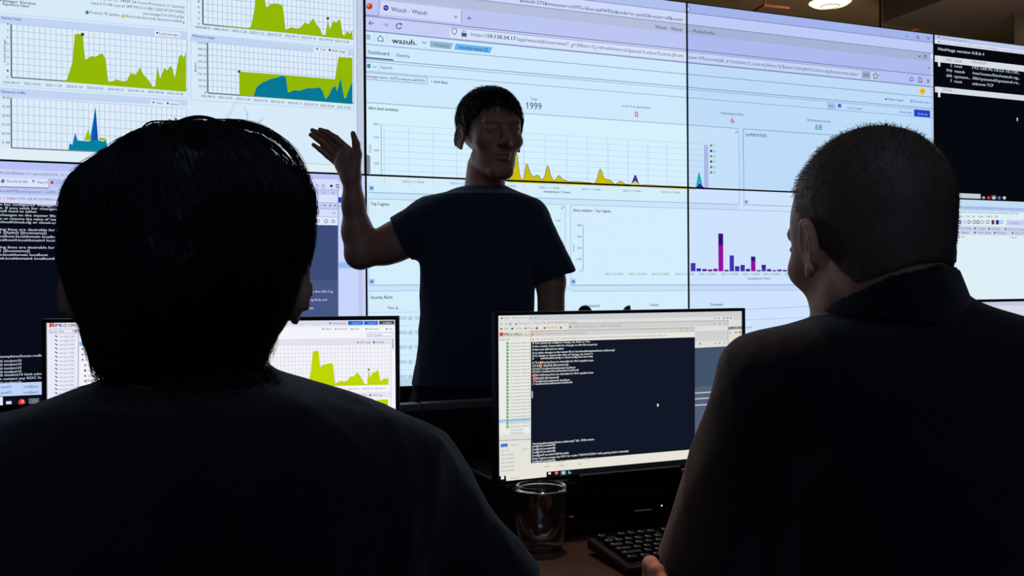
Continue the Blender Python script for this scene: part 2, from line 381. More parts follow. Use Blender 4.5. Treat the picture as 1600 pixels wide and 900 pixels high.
# ---- wide browser window spanning four panels
G = (120, 140, 185); GL = (176, 203, 226)
def wazuh(S):
    pg = (206, 233, 252)
    S.R(430, -120, 1600, 900, pg, 0)
    b = lambda y0, y1, c, l=1, x0=565, x1=1470: S.band(1072, y0, y1, x0, x1, c, l)
    b(-30, 19, (176, 192, 238)); b(19, 20, (120, 130, 175), 2); b(20, 37.5, (206, 217, 251)); b(37.5, 38.6, (135, 142, 180), 2)
    b(38.6, 53, (181, 190, 219)); b(53, 78, (188, 198, 243)); b(77, 78.2, (120, 120, 165), 3); b(78.2, 97, (196, 206, 246), 1)
    S.band(1072, 81, 95.5, 703, 1373, (213, 227, 252), 2); S.band(1072, 80.6, 81.4, 703, 1373, (140, 145, 185), 3)
    b(97, 98.6, (125, 140, 175), 3); b(115.5, 116.4, G, 3); b(135.6, 136.6, G, 3); b(139, 139.8, (140, 160, 200), 3); b(152, 152.9, (145, 170, 205), 3)
    # tab strip
    S.poly([(596, 1), (721, 15), (721, 37), (593, 22)], (209, 216, 250), 2); S.L([(721, 15), (721, 37)], 1, (135, 140, 185)); S.L([(592, 0), (591, 24)], 1.2, (150, 155, 195))
    S.L([(567, 22.5), (592, 25)], .9, (110, 120, 160))
    S.dot(577, 10, 4.8, (190, 45, 50)); S.dot(575.6, 8.6, 2.3, (240, 140, 60), 4); S.dot(603, 12.5, 4.3, (30, 50, 155)); S.L([(600.5, 12), (605.5, 12.8)], 1.2, (190, 200, 250), 4)
    S.T('Wazuh - Wazuh', 611, 17.6, 667, 6.6, (52, 56, 76)); S.T('x', 709.5, 28, 714.5, 4.8, (60, 62, 90)); S.L([(729.5, 28), (736.5, 28.8)], 1, (55, 58, 80)); S.L([(733, 24.8), (733, 32)], 1, (55, 58, 80))
    S.L([(576.5, 36), (584, 36.8)], 1.1, (50, 54, 70)); S.L([(579.5, 32.6), (576.3, 36), (579.3, 39.5)], 1.1, (50, 54, 70))
    S.L([(598, 38), (605.5, 38.9)], 1, (140, 146, 180)); S.L([(602.5, 35.5), (605.7, 38.9), (602.3, 42)], 1, (140, 146, 180))
    S.ring(623, 41, 4, 1.3, (45, 48, 64), a0=20, a1=310); S.poly([(624.5, 36), (628, 37), (627.5, 40.5)], (45, 48, 64), 3)
    S.L([(709.6, 44.6), (713.6, 46.4), (713.2, 51), (709.6, 54.6), (706, 50.4), (705.8, 45.8), (709.6, 44.6)], 1, (70, 74, 96))
    S.R(721, 51, 729, 57, (84, 88, 104), 3); S.ring(725, 50.5, 2.5, 1, (84, 88, 104), a0=180, a1=360)
    S.T('https://', 735.5, 56.2, 761, 5.6, (104, 116, 142)); S.T('10.130.34.17', 762, 58.9, 806, 5.8, (48, 56, 74), True)
    S.T('/app/wazuh#/overview/?_g=(filters:!(),refreshInterval:(pause:!t,value:0),time:(from:', 806.5, 63.6, 1068, 5.8, (98, 110, 138))
    S.T('now-1M,to:now))&_a=(columns:!(_source),filters:!((\'$state\':(isImplicit:!t,store:appState),meta:(alias:!', 1076, 91.8, 1342, 5.4, (98, 110, 138))
    S.T('&vmid=375&vmname=cit397u-blue-ea69692n&node=cr-pve03&resize=off&cmd=', 812, 3.5, 1067, 5.6, (62, 68, 92))
    S.T('Wazuh - Wazuh', 1023, 44.3, 1066, 5, (60, 66, 84)); S.T('— Mozilla Firefox', 1075, 50, 1117, 5, (70, 76, 98))
    S.poly([(1073.5, 10), (1078.5, 15.5), (1075.8, 16), (1074, 19)], (250, 252, 255), 6); S.L([(1073.5, 10), (1078.5, 15.5), (1075.8, 16), (1073.8, 19), (1073.5, 10)], .6, (40, 50, 60), 7)
    S.R(1346, 111, 1360, 122, (172, 180, 200), 3); S.T('67%', 1349, 119.5, 1357.5, 4.2, (60, 66, 90), False, 5)
    S.L([(1368, 113.5), (1369.6, 117), (1372.4, 117.6), (1370.4, 119.8), (1371, 123.3), (1368, 121.6), (1365, 123), (1365.6, 119.5), (1363.6, 117), (1366.6, 116.8), (1368, 113.5)], .9, (70, 80, 104))
    S.ring(1424, 124, 2.8, 1.1, (100, 110, 140)); S.L([(1434.6, 128), (1435, 123), (1437.2, 120.5), (1439.6, 123.4), (1440, 128.6), (1434.6, 128)], 1, (75, 80, 110))
    for k in (-2, 0, 2): S.L([(1448, 126.5 + k), (1452, 127 + k)], .8, (80, 86, 120))
    S.L([(1415, 56.6), (1419, 57)], .9, (110, 120, 170)); S.frame(1432, 56, 1436, 60.5, .8, (90, 100, 150)); S.L([(1448.5, 58), (1452, 62)], .8, (90, 100, 150)); S.L([(1452, 58.5), (1448.5, 61.5)], .8, (90, 100, 150))
    S.L([(1434, 86.5), (1436.4, 89), (1438.6, 87)], 1, (70, 76, 120)); S.ring(1445, 88.5, 2, 1, (90, 96, 140)); S.L([(1449, 105), (1451, 107), (1453, 105.4)], .9, (90, 96, 140))
    S.dot(1441, 142.6, 4.8, (250, 205, 20)); S.dot(1441, 142.6, 1.2, (180, 140, 30), 4)
    S.R(1453.5, 84, 1457.5, 300, (206, 216, 236), 3); S.R(1453.5, 84, 1457.5, 91, (236, 242, 252), 4)
    S.T('Explore agent', 1388, 156.5, 1412, 3.8, (40, 105, 175)); S.dot(1384.5, 155, 1.6, (60, 110, 190)); S.T('Generate report', 1428, 160, 1453, 3.8, (40, 105, 175)); S.ring(1424, 158, 1.8, .8, (50, 110, 180))
    S.R(1292, 160, 1306, 170, (186, 205, 246), 2); S.T('Edit', 1295, 167.2, 1302, 3.6, (70, 110, 200)); S.R(1309, 162, 1314, 168, (70, 120, 205), 3); S.T('Last 7 months', 1324, 170, 1346, 3.4, (88, 112, 150))
    S.T('Show dates', 1406, 176.5, 1424.5, 3.6, (50, 105, 195)); S.R(1428, 171, 1453, 182, (30, 70, 205), 2); S.T('Refresh', 1434, 179.5, 1449, 3.8, (150, 180, 240))
    # app bar
    for k in (-2.6, 0, 2.6): S.L([(572, 57.6 + k), (578.6, 58.2 + k)], 1, (48, 56, 74))
    S.L([(585, 52), (584.6, 66)], .7, GL); S.L([(605, 54), (604.6, 68)], .7, GL)
    S.L([(590, 60), (594.4, 55.6), (598.4, 60.6), (598.4, 64.6), (590.4, 64), (590, 60)], 1.1, (50, 58, 76))
    S.T('wazuh.', 612, 67.2, 651, 8.2, (34, 38, 52), True); S.L([(659.5, 65), (662.6, 68.4), (666, 65.6)], 1, (70, 80, 105))
    S.poly([(672, 64), (708.5, 67.6), (704, 77), (672, 73.4)], (146, 178, 205), 2); S.T('Modules', 680.5, 72.6, 701, 4.4, (88, 120, 150))
    S.poly([(712, 68), (769, 74), (765.5, 83), (709.6, 77.4)], (104, 178, 238), 2); S.T('Security events', 717, 76, 754, 4.4, (32, 84, 150), True); S.ring(759, 78, 2.6, .9, (32, 84, 150))
    S.T('Dashboard', 575, 84, 608, 5.6, (38, 98, 170), True); S.T('Events', 620, 88.6, 640, 5.2, (58, 68, 90)); S.poly([(568, 88.8), (614.5, 93), (614.5, 94.8), (568, 90.6)], (50, 64, 92), 4)
    S.R(573, 100, 579, 106, (90, 165, 200), 3); S.frame(575, 99.8, 578, 106, .8, (40, 90, 130), 4); S.L([(582.5, 103), (585, 105.6), (588, 103.4)], .9, (80, 110, 140)); S.L([(591.5, 98), (591.5, 111)], .7, GL)
    S.T('Search', 594.5, 107.2, 613, 4.6, (95, 108, 130)); S.L([(569, 96), (568.5, 111)], .8, GL)
    S.frame(569.5, 112.6, 667.5, 124, .9, (130, 150, 180)); S.T('manager.name: cit397u-wazuh-ea69692n', 572.5, 121, 664, 4.2, (40, 48, 62)); S.T('+ Add filter', 673, 129.4, 700, 4.4, (34, 90, 165), True)
    S.T('Total', 829, 156.6, 838.6, 4.2, (60, 76, 96)); S.T('1999', 823.5, 170, 846, 10.4, (30, 88, 132)); S.L([(821.6, 163.2), (824, 160.6)], 1, (30, 88, 132), 5)
    S.T('Level 12 or above alerts', 972, 167, 1016, 3.6, (60, 74, 96)); S.T('0', 991.4, 182.8, 997, 8.6, (205, 92, 88), True)
    S.T('Authentication failure', 1125.5, 178.2, 1162, 3.8, (70, 88, 112)); S.T('6', 1141.4, 192.4, 1147.2, 8.6, (208, 84, 92)); S.T('Authentication success', 1260.5, 189, 1297, 3.8, (70, 88, 112)); S.T('68', 1273.4, 202.8, 1284, 8.8, (48, 146, 150))
    # alert chart card
    S.poly([(571, 160), (1153, 200.6), (1153, 296), (571, 276)], (214, 240, 254), 1)
    S.band(1072, 194.6, 195.6, 571, 1153, (140, 165, 200), 3); S.L([(571, 160), (572, 276)], .7, GL)
    S.band(1072, 194.6, 195.6, 1161, 1457, (140, 165, 200), 3); S.L([(1161, 201.5), (1162, 302)], .9, (140, 160, 200)); S.L([(1153.5, 201), (1155, 302)], .8, GL)
    S.T('Alert level evolution', 575.5, 171, 622, 5, (34, 40, 52), True); S.T('Top MITRE ATT&CKS', 1164, 212.4, 1198, 4.6, (40, 46, 66), True); S.L([(1148.6, 208.6), (1152, 204.8)], .9, (100, 110, 150))
    for k, y in enumerate((194, 204.3, 214.6, 224.8, 235, 245.2, 255.4, 265.6)):
        S.band(595, y, y + .6, 595, 1098, GL, 2)
        if k % 2 == 0: S.T(('800', '600', '400', '200')[k // 2], 584, y + 1.6, 592, 3.4, (110, 125, 145))
    S.L([(595.4, 194), (595.8, 276)], 1, (140, 160, 185)); S.TV('Count', 579.6, 239, 226, 3.6, (70, 84, 104))
    for x, y0 in ((600, 194), (638.5, 197), (676.5, 200), (713, 203), (783, 207), (818, 210), (852, 212), (885, 213), (917.6, 216), (949.6, 217), (981, 219), (1012, 222), (1042, 224)): S.L([(x, y0), (x + .6, 292)], .7, GL, 2)
    Yl = (205, 188, 12)
    def wave(pts, y):
        out = []
        for (x0, y0), (x1, y1) in zip(pts, pts[1:]):
            for k in range(5):
                t = k / 5; e = t * t * (3 - 2 * t); out.append((x0 + (x1 - x0) * t, y0 + (y1 - y0) * e))
        return out + [pts[-1]]
    c1 = wave([(793, 284), (800, 264), (807, 240), (812.5, 276), (815, 282.5), (817.5, 279), (822.5, 256), (830, 273), (833, 276.5), (839, 273.6), (847, 281), (849.5, 278), (855.6, 259), (862, 278), (864.6, 283), (867, 281), (873, 274.4), (880, 281), (888, 283.8), (900, 283.8), (922, 285.6), (928, 288), (930.5, 284), (937.6, 264), (945, 279.6), (952, 281.4), (961, 288), (969, 283.4), (978, 288), (984, 288.6)], 0)
    S.poly(c1 + [(984, 292), (793, 285)], Yl, 4); S.L(c1, 1.1, (120, 130, 110), 5)
    c2 = wave([(984, 288.6), (988, 285.5), (992.4, 282.6), (996, 285.5), (1000, 289.5), (1008, 288.6), (1040, 290.4), (1070, 291.4), (1088, 293)], 0)
    S.poly(c2 + [(1088, 297), (984, 292)], (216, 212, 128), 4); S.L(c2, .9, (150, 150, 130), 5)
    S.poly(wave([(985, 287.6), (992.2, 273), (999.6, 288.6)], 0) + [(996, 285.4), (992.4, 282.6), (988, 285.4)], (70, 45, 165), 6)
    S.poly(wave([(1086, 293), (1091.6, 269.6), (1099.6, 294)], 0), (20, 188, 182), 5); S.poly(wave([(1086.6, 292), (1092, 284.5), (1098.6, 291)], 0) + [(1099.6, 295), (1086, 294)], (150, 180, 215), 6); S.poly(wave([(1086.6, 293), (1092.4, 286.5), (1099.6, 293)], 0) + [(1099.6, 296), (1086, 294.4)], (38, 42, 165), 7)
    S.R(1099.6, 226, 1106.4, 294.4, (184, 196, 230), 2)
    for k, c in enumerate(((120, 160, 70), (36, 44, 150), (170, 130, 80), (130, 40, 80), (20, 160, 160), (90, 170, 60))):
        S.dot(1111, 227.4 + 8.4 * k, 2, c); S.T(str('753948'[k]), 1115, 229.6 + 8.4 * k, 1117, 3.6, (90, 110, 140))
    S.poly([(567, 241), (576, 242), (578.4, 245), (578.4, 270), (576, 272), (567, 271.5)], (128, 140, 158), 5); S.dot(571.6, 256, 1.3, (250, 250, 250), 6)
    # lower half
    for x, y, xe in ((629, 285.2, 663), (703, 288, 737), (775, 291.4, 806), (842, 294.4, 874), (909, 297, 938), (973, 299.4, 1001), (1033, 301.6, 1062)): S.T('2023-11-11 00:00', x, y, xe, 3.2, (98, 116, 136))
    S.T('timestamp per 12 hours', 849, 300.8, 891, 3.6, (40, 48, 60), True)
    S.R(576.5, 290, 584.5, 298, (158, 202, 240), 2); S.R(578.6, 292, 582.4, 295.6, (70, 120, 170), 3); S.R(1163, 312, 1168.6, 319, (184, 200, 244), 2); S.R(1164.6, 313.6, 1167, 317, (90, 100, 160), 3)
    b(316.4, 317.5, (140, 172, 212), 3, 575, 1153.5); b(325.2, 326, (150, 180, 214), 3, 575, 883); b(325.2, 326, (150, 180, 214), 3, 891, 1240); b(316.4, 317.5, (140, 172, 212), 3, 1162, 1450)
    S.L([(1154.6, 296), (1155, 320)], .8, (150, 165, 215)); S.L([(1162, 302), (1162, 322)], .8, (150, 165, 215))
    S.poly([(576, 301), (1154, 321), (1154, 328.5), (576, 310)], (196, 226, 250), 1)
    S.L([(575.5, 284), (576, 301)], .7, GL); S.L([(575.5, 311), (576, 445)], .8, (150, 180, 214)); S.L([(883, 320), (883, 445)], .8, (150, 180, 214)); S.L([(891.4, 320), (891.4, 445)], .8, (150, 180, 214))
    S.T('Top 5 agents', 579, 320.6, 608, 5, (34, 40, 52), True); S.L([(877, 327), (880.6, 322.6)], 1, (80, 95, 130)); S.T('cur...', 869, 346, 879, 4, (90, 104, 124)); S.T('...', 874, 355, 879, 4, (120, 134, 154))
    S.T('Alerts evolution - Top 5 agents', 895, 330.4, 953.6, 4.4, (34, 42, 54), True)
    for t, y in (('400', 353.6), ('300', 371.4), ('200', 389), ('100', 406.6), ('0', 424.6)): S.T(t, 908.6 - 2.4 * len(t), y, 908.6, 3.4, (98, 112, 134))
    S.L([(911, 352), (911, 424)], .9, (130, 150, 180)); S.TV('Count', 897.6, 393, 382, 3.4, (90, 104, 126))
    for x, xe in ((945, 973), (982, 1010), (1018, 1046), (1055, 1084), (1092, 1119), (1127, 1152.6), (1160, 1187), (1193, 1219), (1226, 1250)): S.T('2023-11-16 00:00', x, 429.8, xe, 3.2, (104, 120, 146))
    S.T('timestamp per 3 hours', 1168, 436.6, 1203, 3.2, (66, 76, 104), True)
    for xa, xb in ((576, 883), (891, 1457)):
        S.L([(xa, 445.6), (xb, 444.6)], 1.4, (150, 178, 214)); S.L([(xa, 455), (xb, 452)], 1, (162, 190, 224))
    S.poly([(576, 446.4), (1457, 445.2), (1457, 451.6), (576, 454.4)], (192, 224, 250), 1)
    for x, y in ((581, 440), (895.6, 440)): S.R(x - 4.5, y - 4.5, x + 4, y + 4, (158, 202, 240), 2); S.R(x - 2, y - 2, x + 2, y + 2, (80, 120, 170), 3)
    S.L([(575.5, 455), (576, 600)], .8, GL)
    S.T('Security Alerts', 579, 467, 613.4, 5, (34, 42, 54), True); S.T('Time', 605, 483, 615.6, 4, (50, 60, 76), True); S.L([(620, 478.6), (620, 483.4)], .9, (90, 110, 140)); S.L([(618, 481.4), (620, 483.6), (622, 481.4)], .9, (90, 110, 140))
    S.L([(576, 488), (900, 487)], .8, GL)
    for k, y in enumerate((499.8, 522.6, 545.6, 568.8, 592)):
        S.T('Dec 6, 2023 @ 12:03:18', 604, y, 668, 5, (110, 142, 164)); 
        if k < 4: S.L([(590, y + 9.8), (900, y + 6)], .8, (178, 212, 226))
    S.poly([(576, 594), (1400, 560), (1400, 900), (576, 900)], (184, 206, 236), 4)
    S.T('Technique(s)', 914, 479.6, 937, 3.8, (52, 64, 84), True); S.T('Tactic(s)', 1014.4, 478.2, 1028.6, 3.8, (52, 64, 84), True); S.T('Description', 1110, 477.6, 1129.4, 3.8, (52, 58, 84), True); S.T('Level', 1165, 513, 1174, 3.6, (110, 120, 160))
    S.L([(1080, 487.5), (1300, 477)], .8, (176, 186, 230), 3); S.L([(1165, 500), (1300, 494)], .8, (186, 196, 236), 3)
    Bl = (66, 52, 176); Mg = (150, 16, 160); Dk = (52, 20, 110)
    for x0, x1, seg in ((1079, 1086.4, ((411, Dk), (412.4, Bl))), (1088, 1095, ((419.4, Dk), (421, Bl))), (1097, 1104, ((420.4, Dk), (422.6, Mg))), (1106, 1112.4, ((421, Dk),)), (1114, 1121, ((420, Dk), (421.4, Mg))), (1122, 1129.6, ((364.8, Dk), (383.4, Mg))), (1131.4, 1138, ((421.6, Dk),)), (1139.6, 1146.4, ((399, Mg), (400.4, Bl))), (1148, 1155, ((416, Dk), (417.4, Bl))), (1156.6, 1163.4, ((414, Dk), (415.6, Bl))), (1165, 1171.6, ((420, Bl), (421.4, Dk))), (1173, 1180, ((400.8, Dk), (408, Mg))), (1182, 1188.4, ((422, Dk),)), (1189.6, 1196.4, ((413.8, Dk), (417, Bl))), (1198, 1204.6, ((420.4, Bl), (421.8, Dk))), (1206.4, 1212.4, ((422, Dk),)), (1214, 1221, ((421, Mg), (422, Bl))), (1222.6, 1229, ((421.8, Dk),)), (1230.4, 1238, ((422.4, Dk),))):
        for j, (y, c) in enumerate(seg): S.R(x0, y, x1, 424, c, 4 + j)
wazuh(S)
SW = S
# ---- server status page, upper left panel
SA = Scr(WO, WU)
def status(S):
    S.R(-200, -150, 566, 280, (219, 238, 254), 0)
    GR = (150, 187, 8); GB = (180, 203, 230); hd = (196, 217, 247); tx = (62, 72, 92)
    def grid(x0, x1, ya, yb, nx, ny, Lx):   # ya,yb at x0
        u0, v0 = S.uv(x0, yb); _, v1 = S.uv(x0, ya); u1 = S.uv(x1, ya)[0]; k = S.uv(x0 + .6, ya)[0] - u0
        S.add([(u0, v0), (u1, v0), (u1, v1), (u0, v1)], [(0, 1, 2, 3)], (226, 241, 254), 2)
        for i in range(nx + 1):
            u = u0 + (u1 - u0) * i / nx; S.add([(u, v0), (u + k, v0), (u + k, v1), (u, v1)], [(0, 1, 2, 3)], GB, 3)
        for j in range(ny + 1):
            v = v0 + (v1 - v0) * j / ny; S.add([(u0, v), (u1, v), (u1, v + k), (u0, v + k)], [(0, 1, 2, 3)], GB, 3)
        S.add([(u0 - k, v0), (u0 + k, v0), (u0 + k, v1), (u0 - k, v1)], [(0, 1, 2, 3)], (90, 104, 128), 4)
        S.add([(u0, v0 - k), (u1, v0 - k), (u1, v0 + k), (u0, v0 + k)], [(0, 1, 2, 3)], (110, 124, 148), 4)
    dates = ('2022-08-10', '2022-10-03', '2022-11-28', '2023-01-23', '2023-03-20', '2023-05-15', '2023-07-10', '2023-09-04', '2023-10-30')
    S.T('Manager Version', 0, 2.6, 55.6, 4.4, tx, True); S.T('Repository Status', 4, 8, 45.6, 4.4, tx, True)
    S.T('1 x AMD EPYC 7443P 24-Core Processor (1 Socket)', 142, -1.4, 288, 4.2, tx); S.T('Linux 5.15.108-1-pve #1 SMP PVE 5.15.108-2 (2023-07-20T10:06Z)', 142.5, 6.6, 288, 4.2, tx)
    S.T('pve-manager/7.4-17/513c62be', 224, 22.8, 288, 4.2, tx); S.dot(136.2, 19.6, 2.9, (40, 150, 70)); S.T('Proxmox VE updates', 140.6, 21.2, 187, 4.2, tx)
    S.dot(192.2, 25.2, 3, (232, 190, 60)); S.T('Non production-ready repository enabled!', 196.4, 27, 284, 4.2, tx); S.L([(286, 33.4), (288, 35.6), (285.6, 37.4)], 1, (20, 24, 40))
    S.L([(0, 20.6), (292.6, 46.4)], .8, GB); S.L([(292.6, -5), (292.6, 46.4)], .8, GB); S.L([(298, -20), (298, 41), (553, 73)], .8, GB); S.L([(553, 0), (553, 171)], .8, GB)
    S.poly([(0, 23.6), (292.6, 49.6), (292.6, 61.6), (0, 36.6)], hd, 1); S.T('Server load', 2, 29.6, 33, 4.2, (64, 106, 196), True)
    grid(18, 291, 38, 121, 33, 8, 0); S.TV('Load average', 9, 97, 62, 4, tx)
    for k in range(9): S.T(str(8 - k), 11, 39.4 + 10.4 * k, 13.4, 3.6, tx)
    c = [(18, 121.6), (76, 126), (98, 127), (105, 124), (113, 97), (117, 53), (129, 53.5), (133, 93), (138, 91), (142, 88), (150, 88.6), (155, 85), (160, 83.4), (165, 92), (169, 127.4), (175, 127.4), (182, 124), (190, 127), (198, 126.6), (204, 114.4), (212, 117), (219, 105), (224, 117), (230, 122.4), (236, 131), (239, 137), (242, 137), (246, 104), (250, 123), (257, 106), (261, 111), (265, 104), (269, 105), (273, 122), (280, 87), (285, 86), (287, 90.4), (290.6, 81), (290.6, 143.6)]
    S.poly(c, GR, 5); S.dot(129, 54, 2.6, (40, 60, 40), 6)
    for k, (x, d) in enumerate(zip((5, 37.6, 71, 103.6, 136, 168, 199.6, 230.6, 260.8), dates)): S.T(d, x, 130 + 2.15 * k, x + 25.5, 3.6, tx)
    S.R(241, 47, 281, 55.6, (226, 236, 252), 3); S.dot(245.6, 51.4, 1.6, (40, 60, 60), 5); S.T('Load average', 249, 54, 278, 3.8, tx, False, 5)
    S.poly([(0, 136.6), (292.6, 156), (292.6, 166), (0, 150)], hd, 1); S.T('Network traffic', 2, 145, 40, 4.2, (64, 106, 196), True); S.L([(0, 133), (292.6, 153.4)], .8, GB); S.L([(292.6, 50), (292.6, 153)], .8, GB)
    grid(18, 291, 153, 231, 33, 6, 0)
    for k in range(6): S.T('%d M' % (30 - 5 * k), 3, 154.4 + 14 * k, 15, 3.8, tx)
    S.R(235, 156.6, 281, 164.6, (226, 236, 252), 3); S.dot(239.6, 160, 1.4, (60, 90, 60), 5); S.T('netin', 244, 162.4, 254, 3.6, tx, False, 5); S.dot(262, 161.6, 1.6, (10, 20, 30), 5); S.T('netout', 266, 164, 279, 3.6, tx, False, 5)
    S.poly([(107, 234), (109, 224), (113, 226.6), (117.4, 208), (121, 219), (125, 220), (140, 221), (149, 168), (153, 219), (160, 221), (166, 220), (169, 237)], (2, 132, 166), 5)
    S.poly([(143.4, 219.6), (149.4, 167), (153.4, 218.6)], (16, 84, 190), 6); S.poly([(115, 219), (117.4, 207.6), (120.6, 217.6)], (20, 96, 180), 6); S.poly([(108.4, 229), (109.4, 223.4), (112, 228)], (16, 84, 190), 6)
    S.poly([(131.6, 219.6), (138, 200.6), (142.4, 219.6)], (160, 190, 20), 6); S.poly([(154, 219), (156, 215), (165.6, 216.4), (166.4, 220.4)], (160, 190, 20), 6); S.poly([(200, 223), (205, 199.6), (208.4, 223.4)], (180, 200, 20), 5); S.poly([(212, 229), (216.6, 205), (224, 229)], (30, 130, 180), 5); S.poly([(208, 240), (230, 232), (300, 246), (300, 250), (208, 244)], (150, 187, 8), 5)
    S.poly([(0, 231), (566, 257), (566, 282), (0, 255)], (228, 242, 252), 3)
    # right column
    S.poly([(298, 160), (553, 176), (553, 256), (298, 246)], (219, 238, 254), 2)
    grid(317, 551, -47, 38, 33, 8, 0)
    for k in range(6): S.T(str(10 - 2 * k), 309, -4.6 + 8.7 * k, 312, 3.6, tx)
    c = [(317, 38), (388, 43.6), (392, 42), (397, 17), (400, -12), (412, -12), (416, 12), (422, 7), (430, 5.4), (438, 7), (442, 10), (446, 46.4), (455, 42.6), (463, 45), (470, 43), (476, 35), (482, 38), (489, 29), (495, 39), (500, 45), (504, 56.4), (508, 56.6), (512, 30), (515, 46), (521, 32), (525, 36), (530, 30), (532, 33), (535, 53.4), (538, 56), (542, 49), (547, 53), (550.4, 46), (550.4, 62.4)]
    S.poly(c, GR, 5); S.dot(512, 29, 2.2, (40, 60, 40), 6)
    for k, (x, d) in enumerate(zip((306, 334, 362.6, 390, 417.6, 445, 471, 498, 523), dates)): S.T(d, x, 44 + 2.7 * k, x + 22.4, 3.6, tx)
    S.poly([(298, 53), (553, 77.6), (553, 90), (298, 65)], hd, 1); S.T('Memory usage', 301, 58, 335.4, 4.2, (64, 106, 196), True); S.L([(298, 53), (298, 156), (553, 172.6)], .8, GB); S.L([(298, 53), (553, 76)], .8, GB)
    grid(324.6, 551, 67, 145.4, 33, 8, 0); S.TV('Bytes', 307, 112, 98, 3.8, tx)
    for k, t in enumerate(('512 GI', '448 GI', '384 GI', '320 GI', '256 GI', '192 GI', '128 GI', '64 GI', '0')): S.T(t, 309 + (10 if k == 8 else 2 if k == 7 else 0), 68.4 + 9.7 * k, 322, 3.4, tx)
    S.R(490, 73.4, 543, 82, (226, 236, 252), 3); S.dot(495.4, 76.6, 1.5, (60, 90, 60), 5); S.T('Total', 500, 79, 508, 3.4, tx, False, 5); S.dot(515, 78.4, 1.7, (10, 20, 30), 5); S.T('RAM usage', 519, 81, 540, 3.4, tx, False, 5)
    S.poly([(374, 149), (373.4, 112), (440, 117), (523, 124), (526, 106), (529, 89), (550.4, 90.6), (550.4, 163)], GR, 5); S.dot(373.4, 112, 2.2, (40, 90, 60), 6)
    S.poly([(396, 150.4), (401, 136), (410, 129), (418, 125.6), (425, 123), (433, 121.4), (440, 118.6), (446, 120), (447.6, 128), (449.6, 145), (455, 143), (460, 141), (468, 142), (480, 138), (490, 138), (500, 137), (504, 143), (508, 154.4), (511, 153), (514, 148), (520, 136), (524, 135), (526.4, 143), (532, 121.6), (535, 140), (538, 154.6), (541, 152), (545, 140), (550.4, 128), (550.4, 162.6)], (8, 122, 152), 6)
    for k, (x, d) in enumerate(zip((314, 341, 369, 396, 422.4, 449.4, 475, 500.4, 526), dates)): S.T(d, x, 151.6 + 2.15 * k, x + 21.6, 3.6, tx)
    S.L([(300, 246), (553, 259)], 1, (160, 180, 210), 4)
    S.poly([(556, -60), (566, -60), (568, 280), (558, 280)], (196, 208, 230), 4); S.L([(556.4, -60), (558.4, 280)], 1, (150, 164, 190), 5)
status(SA)
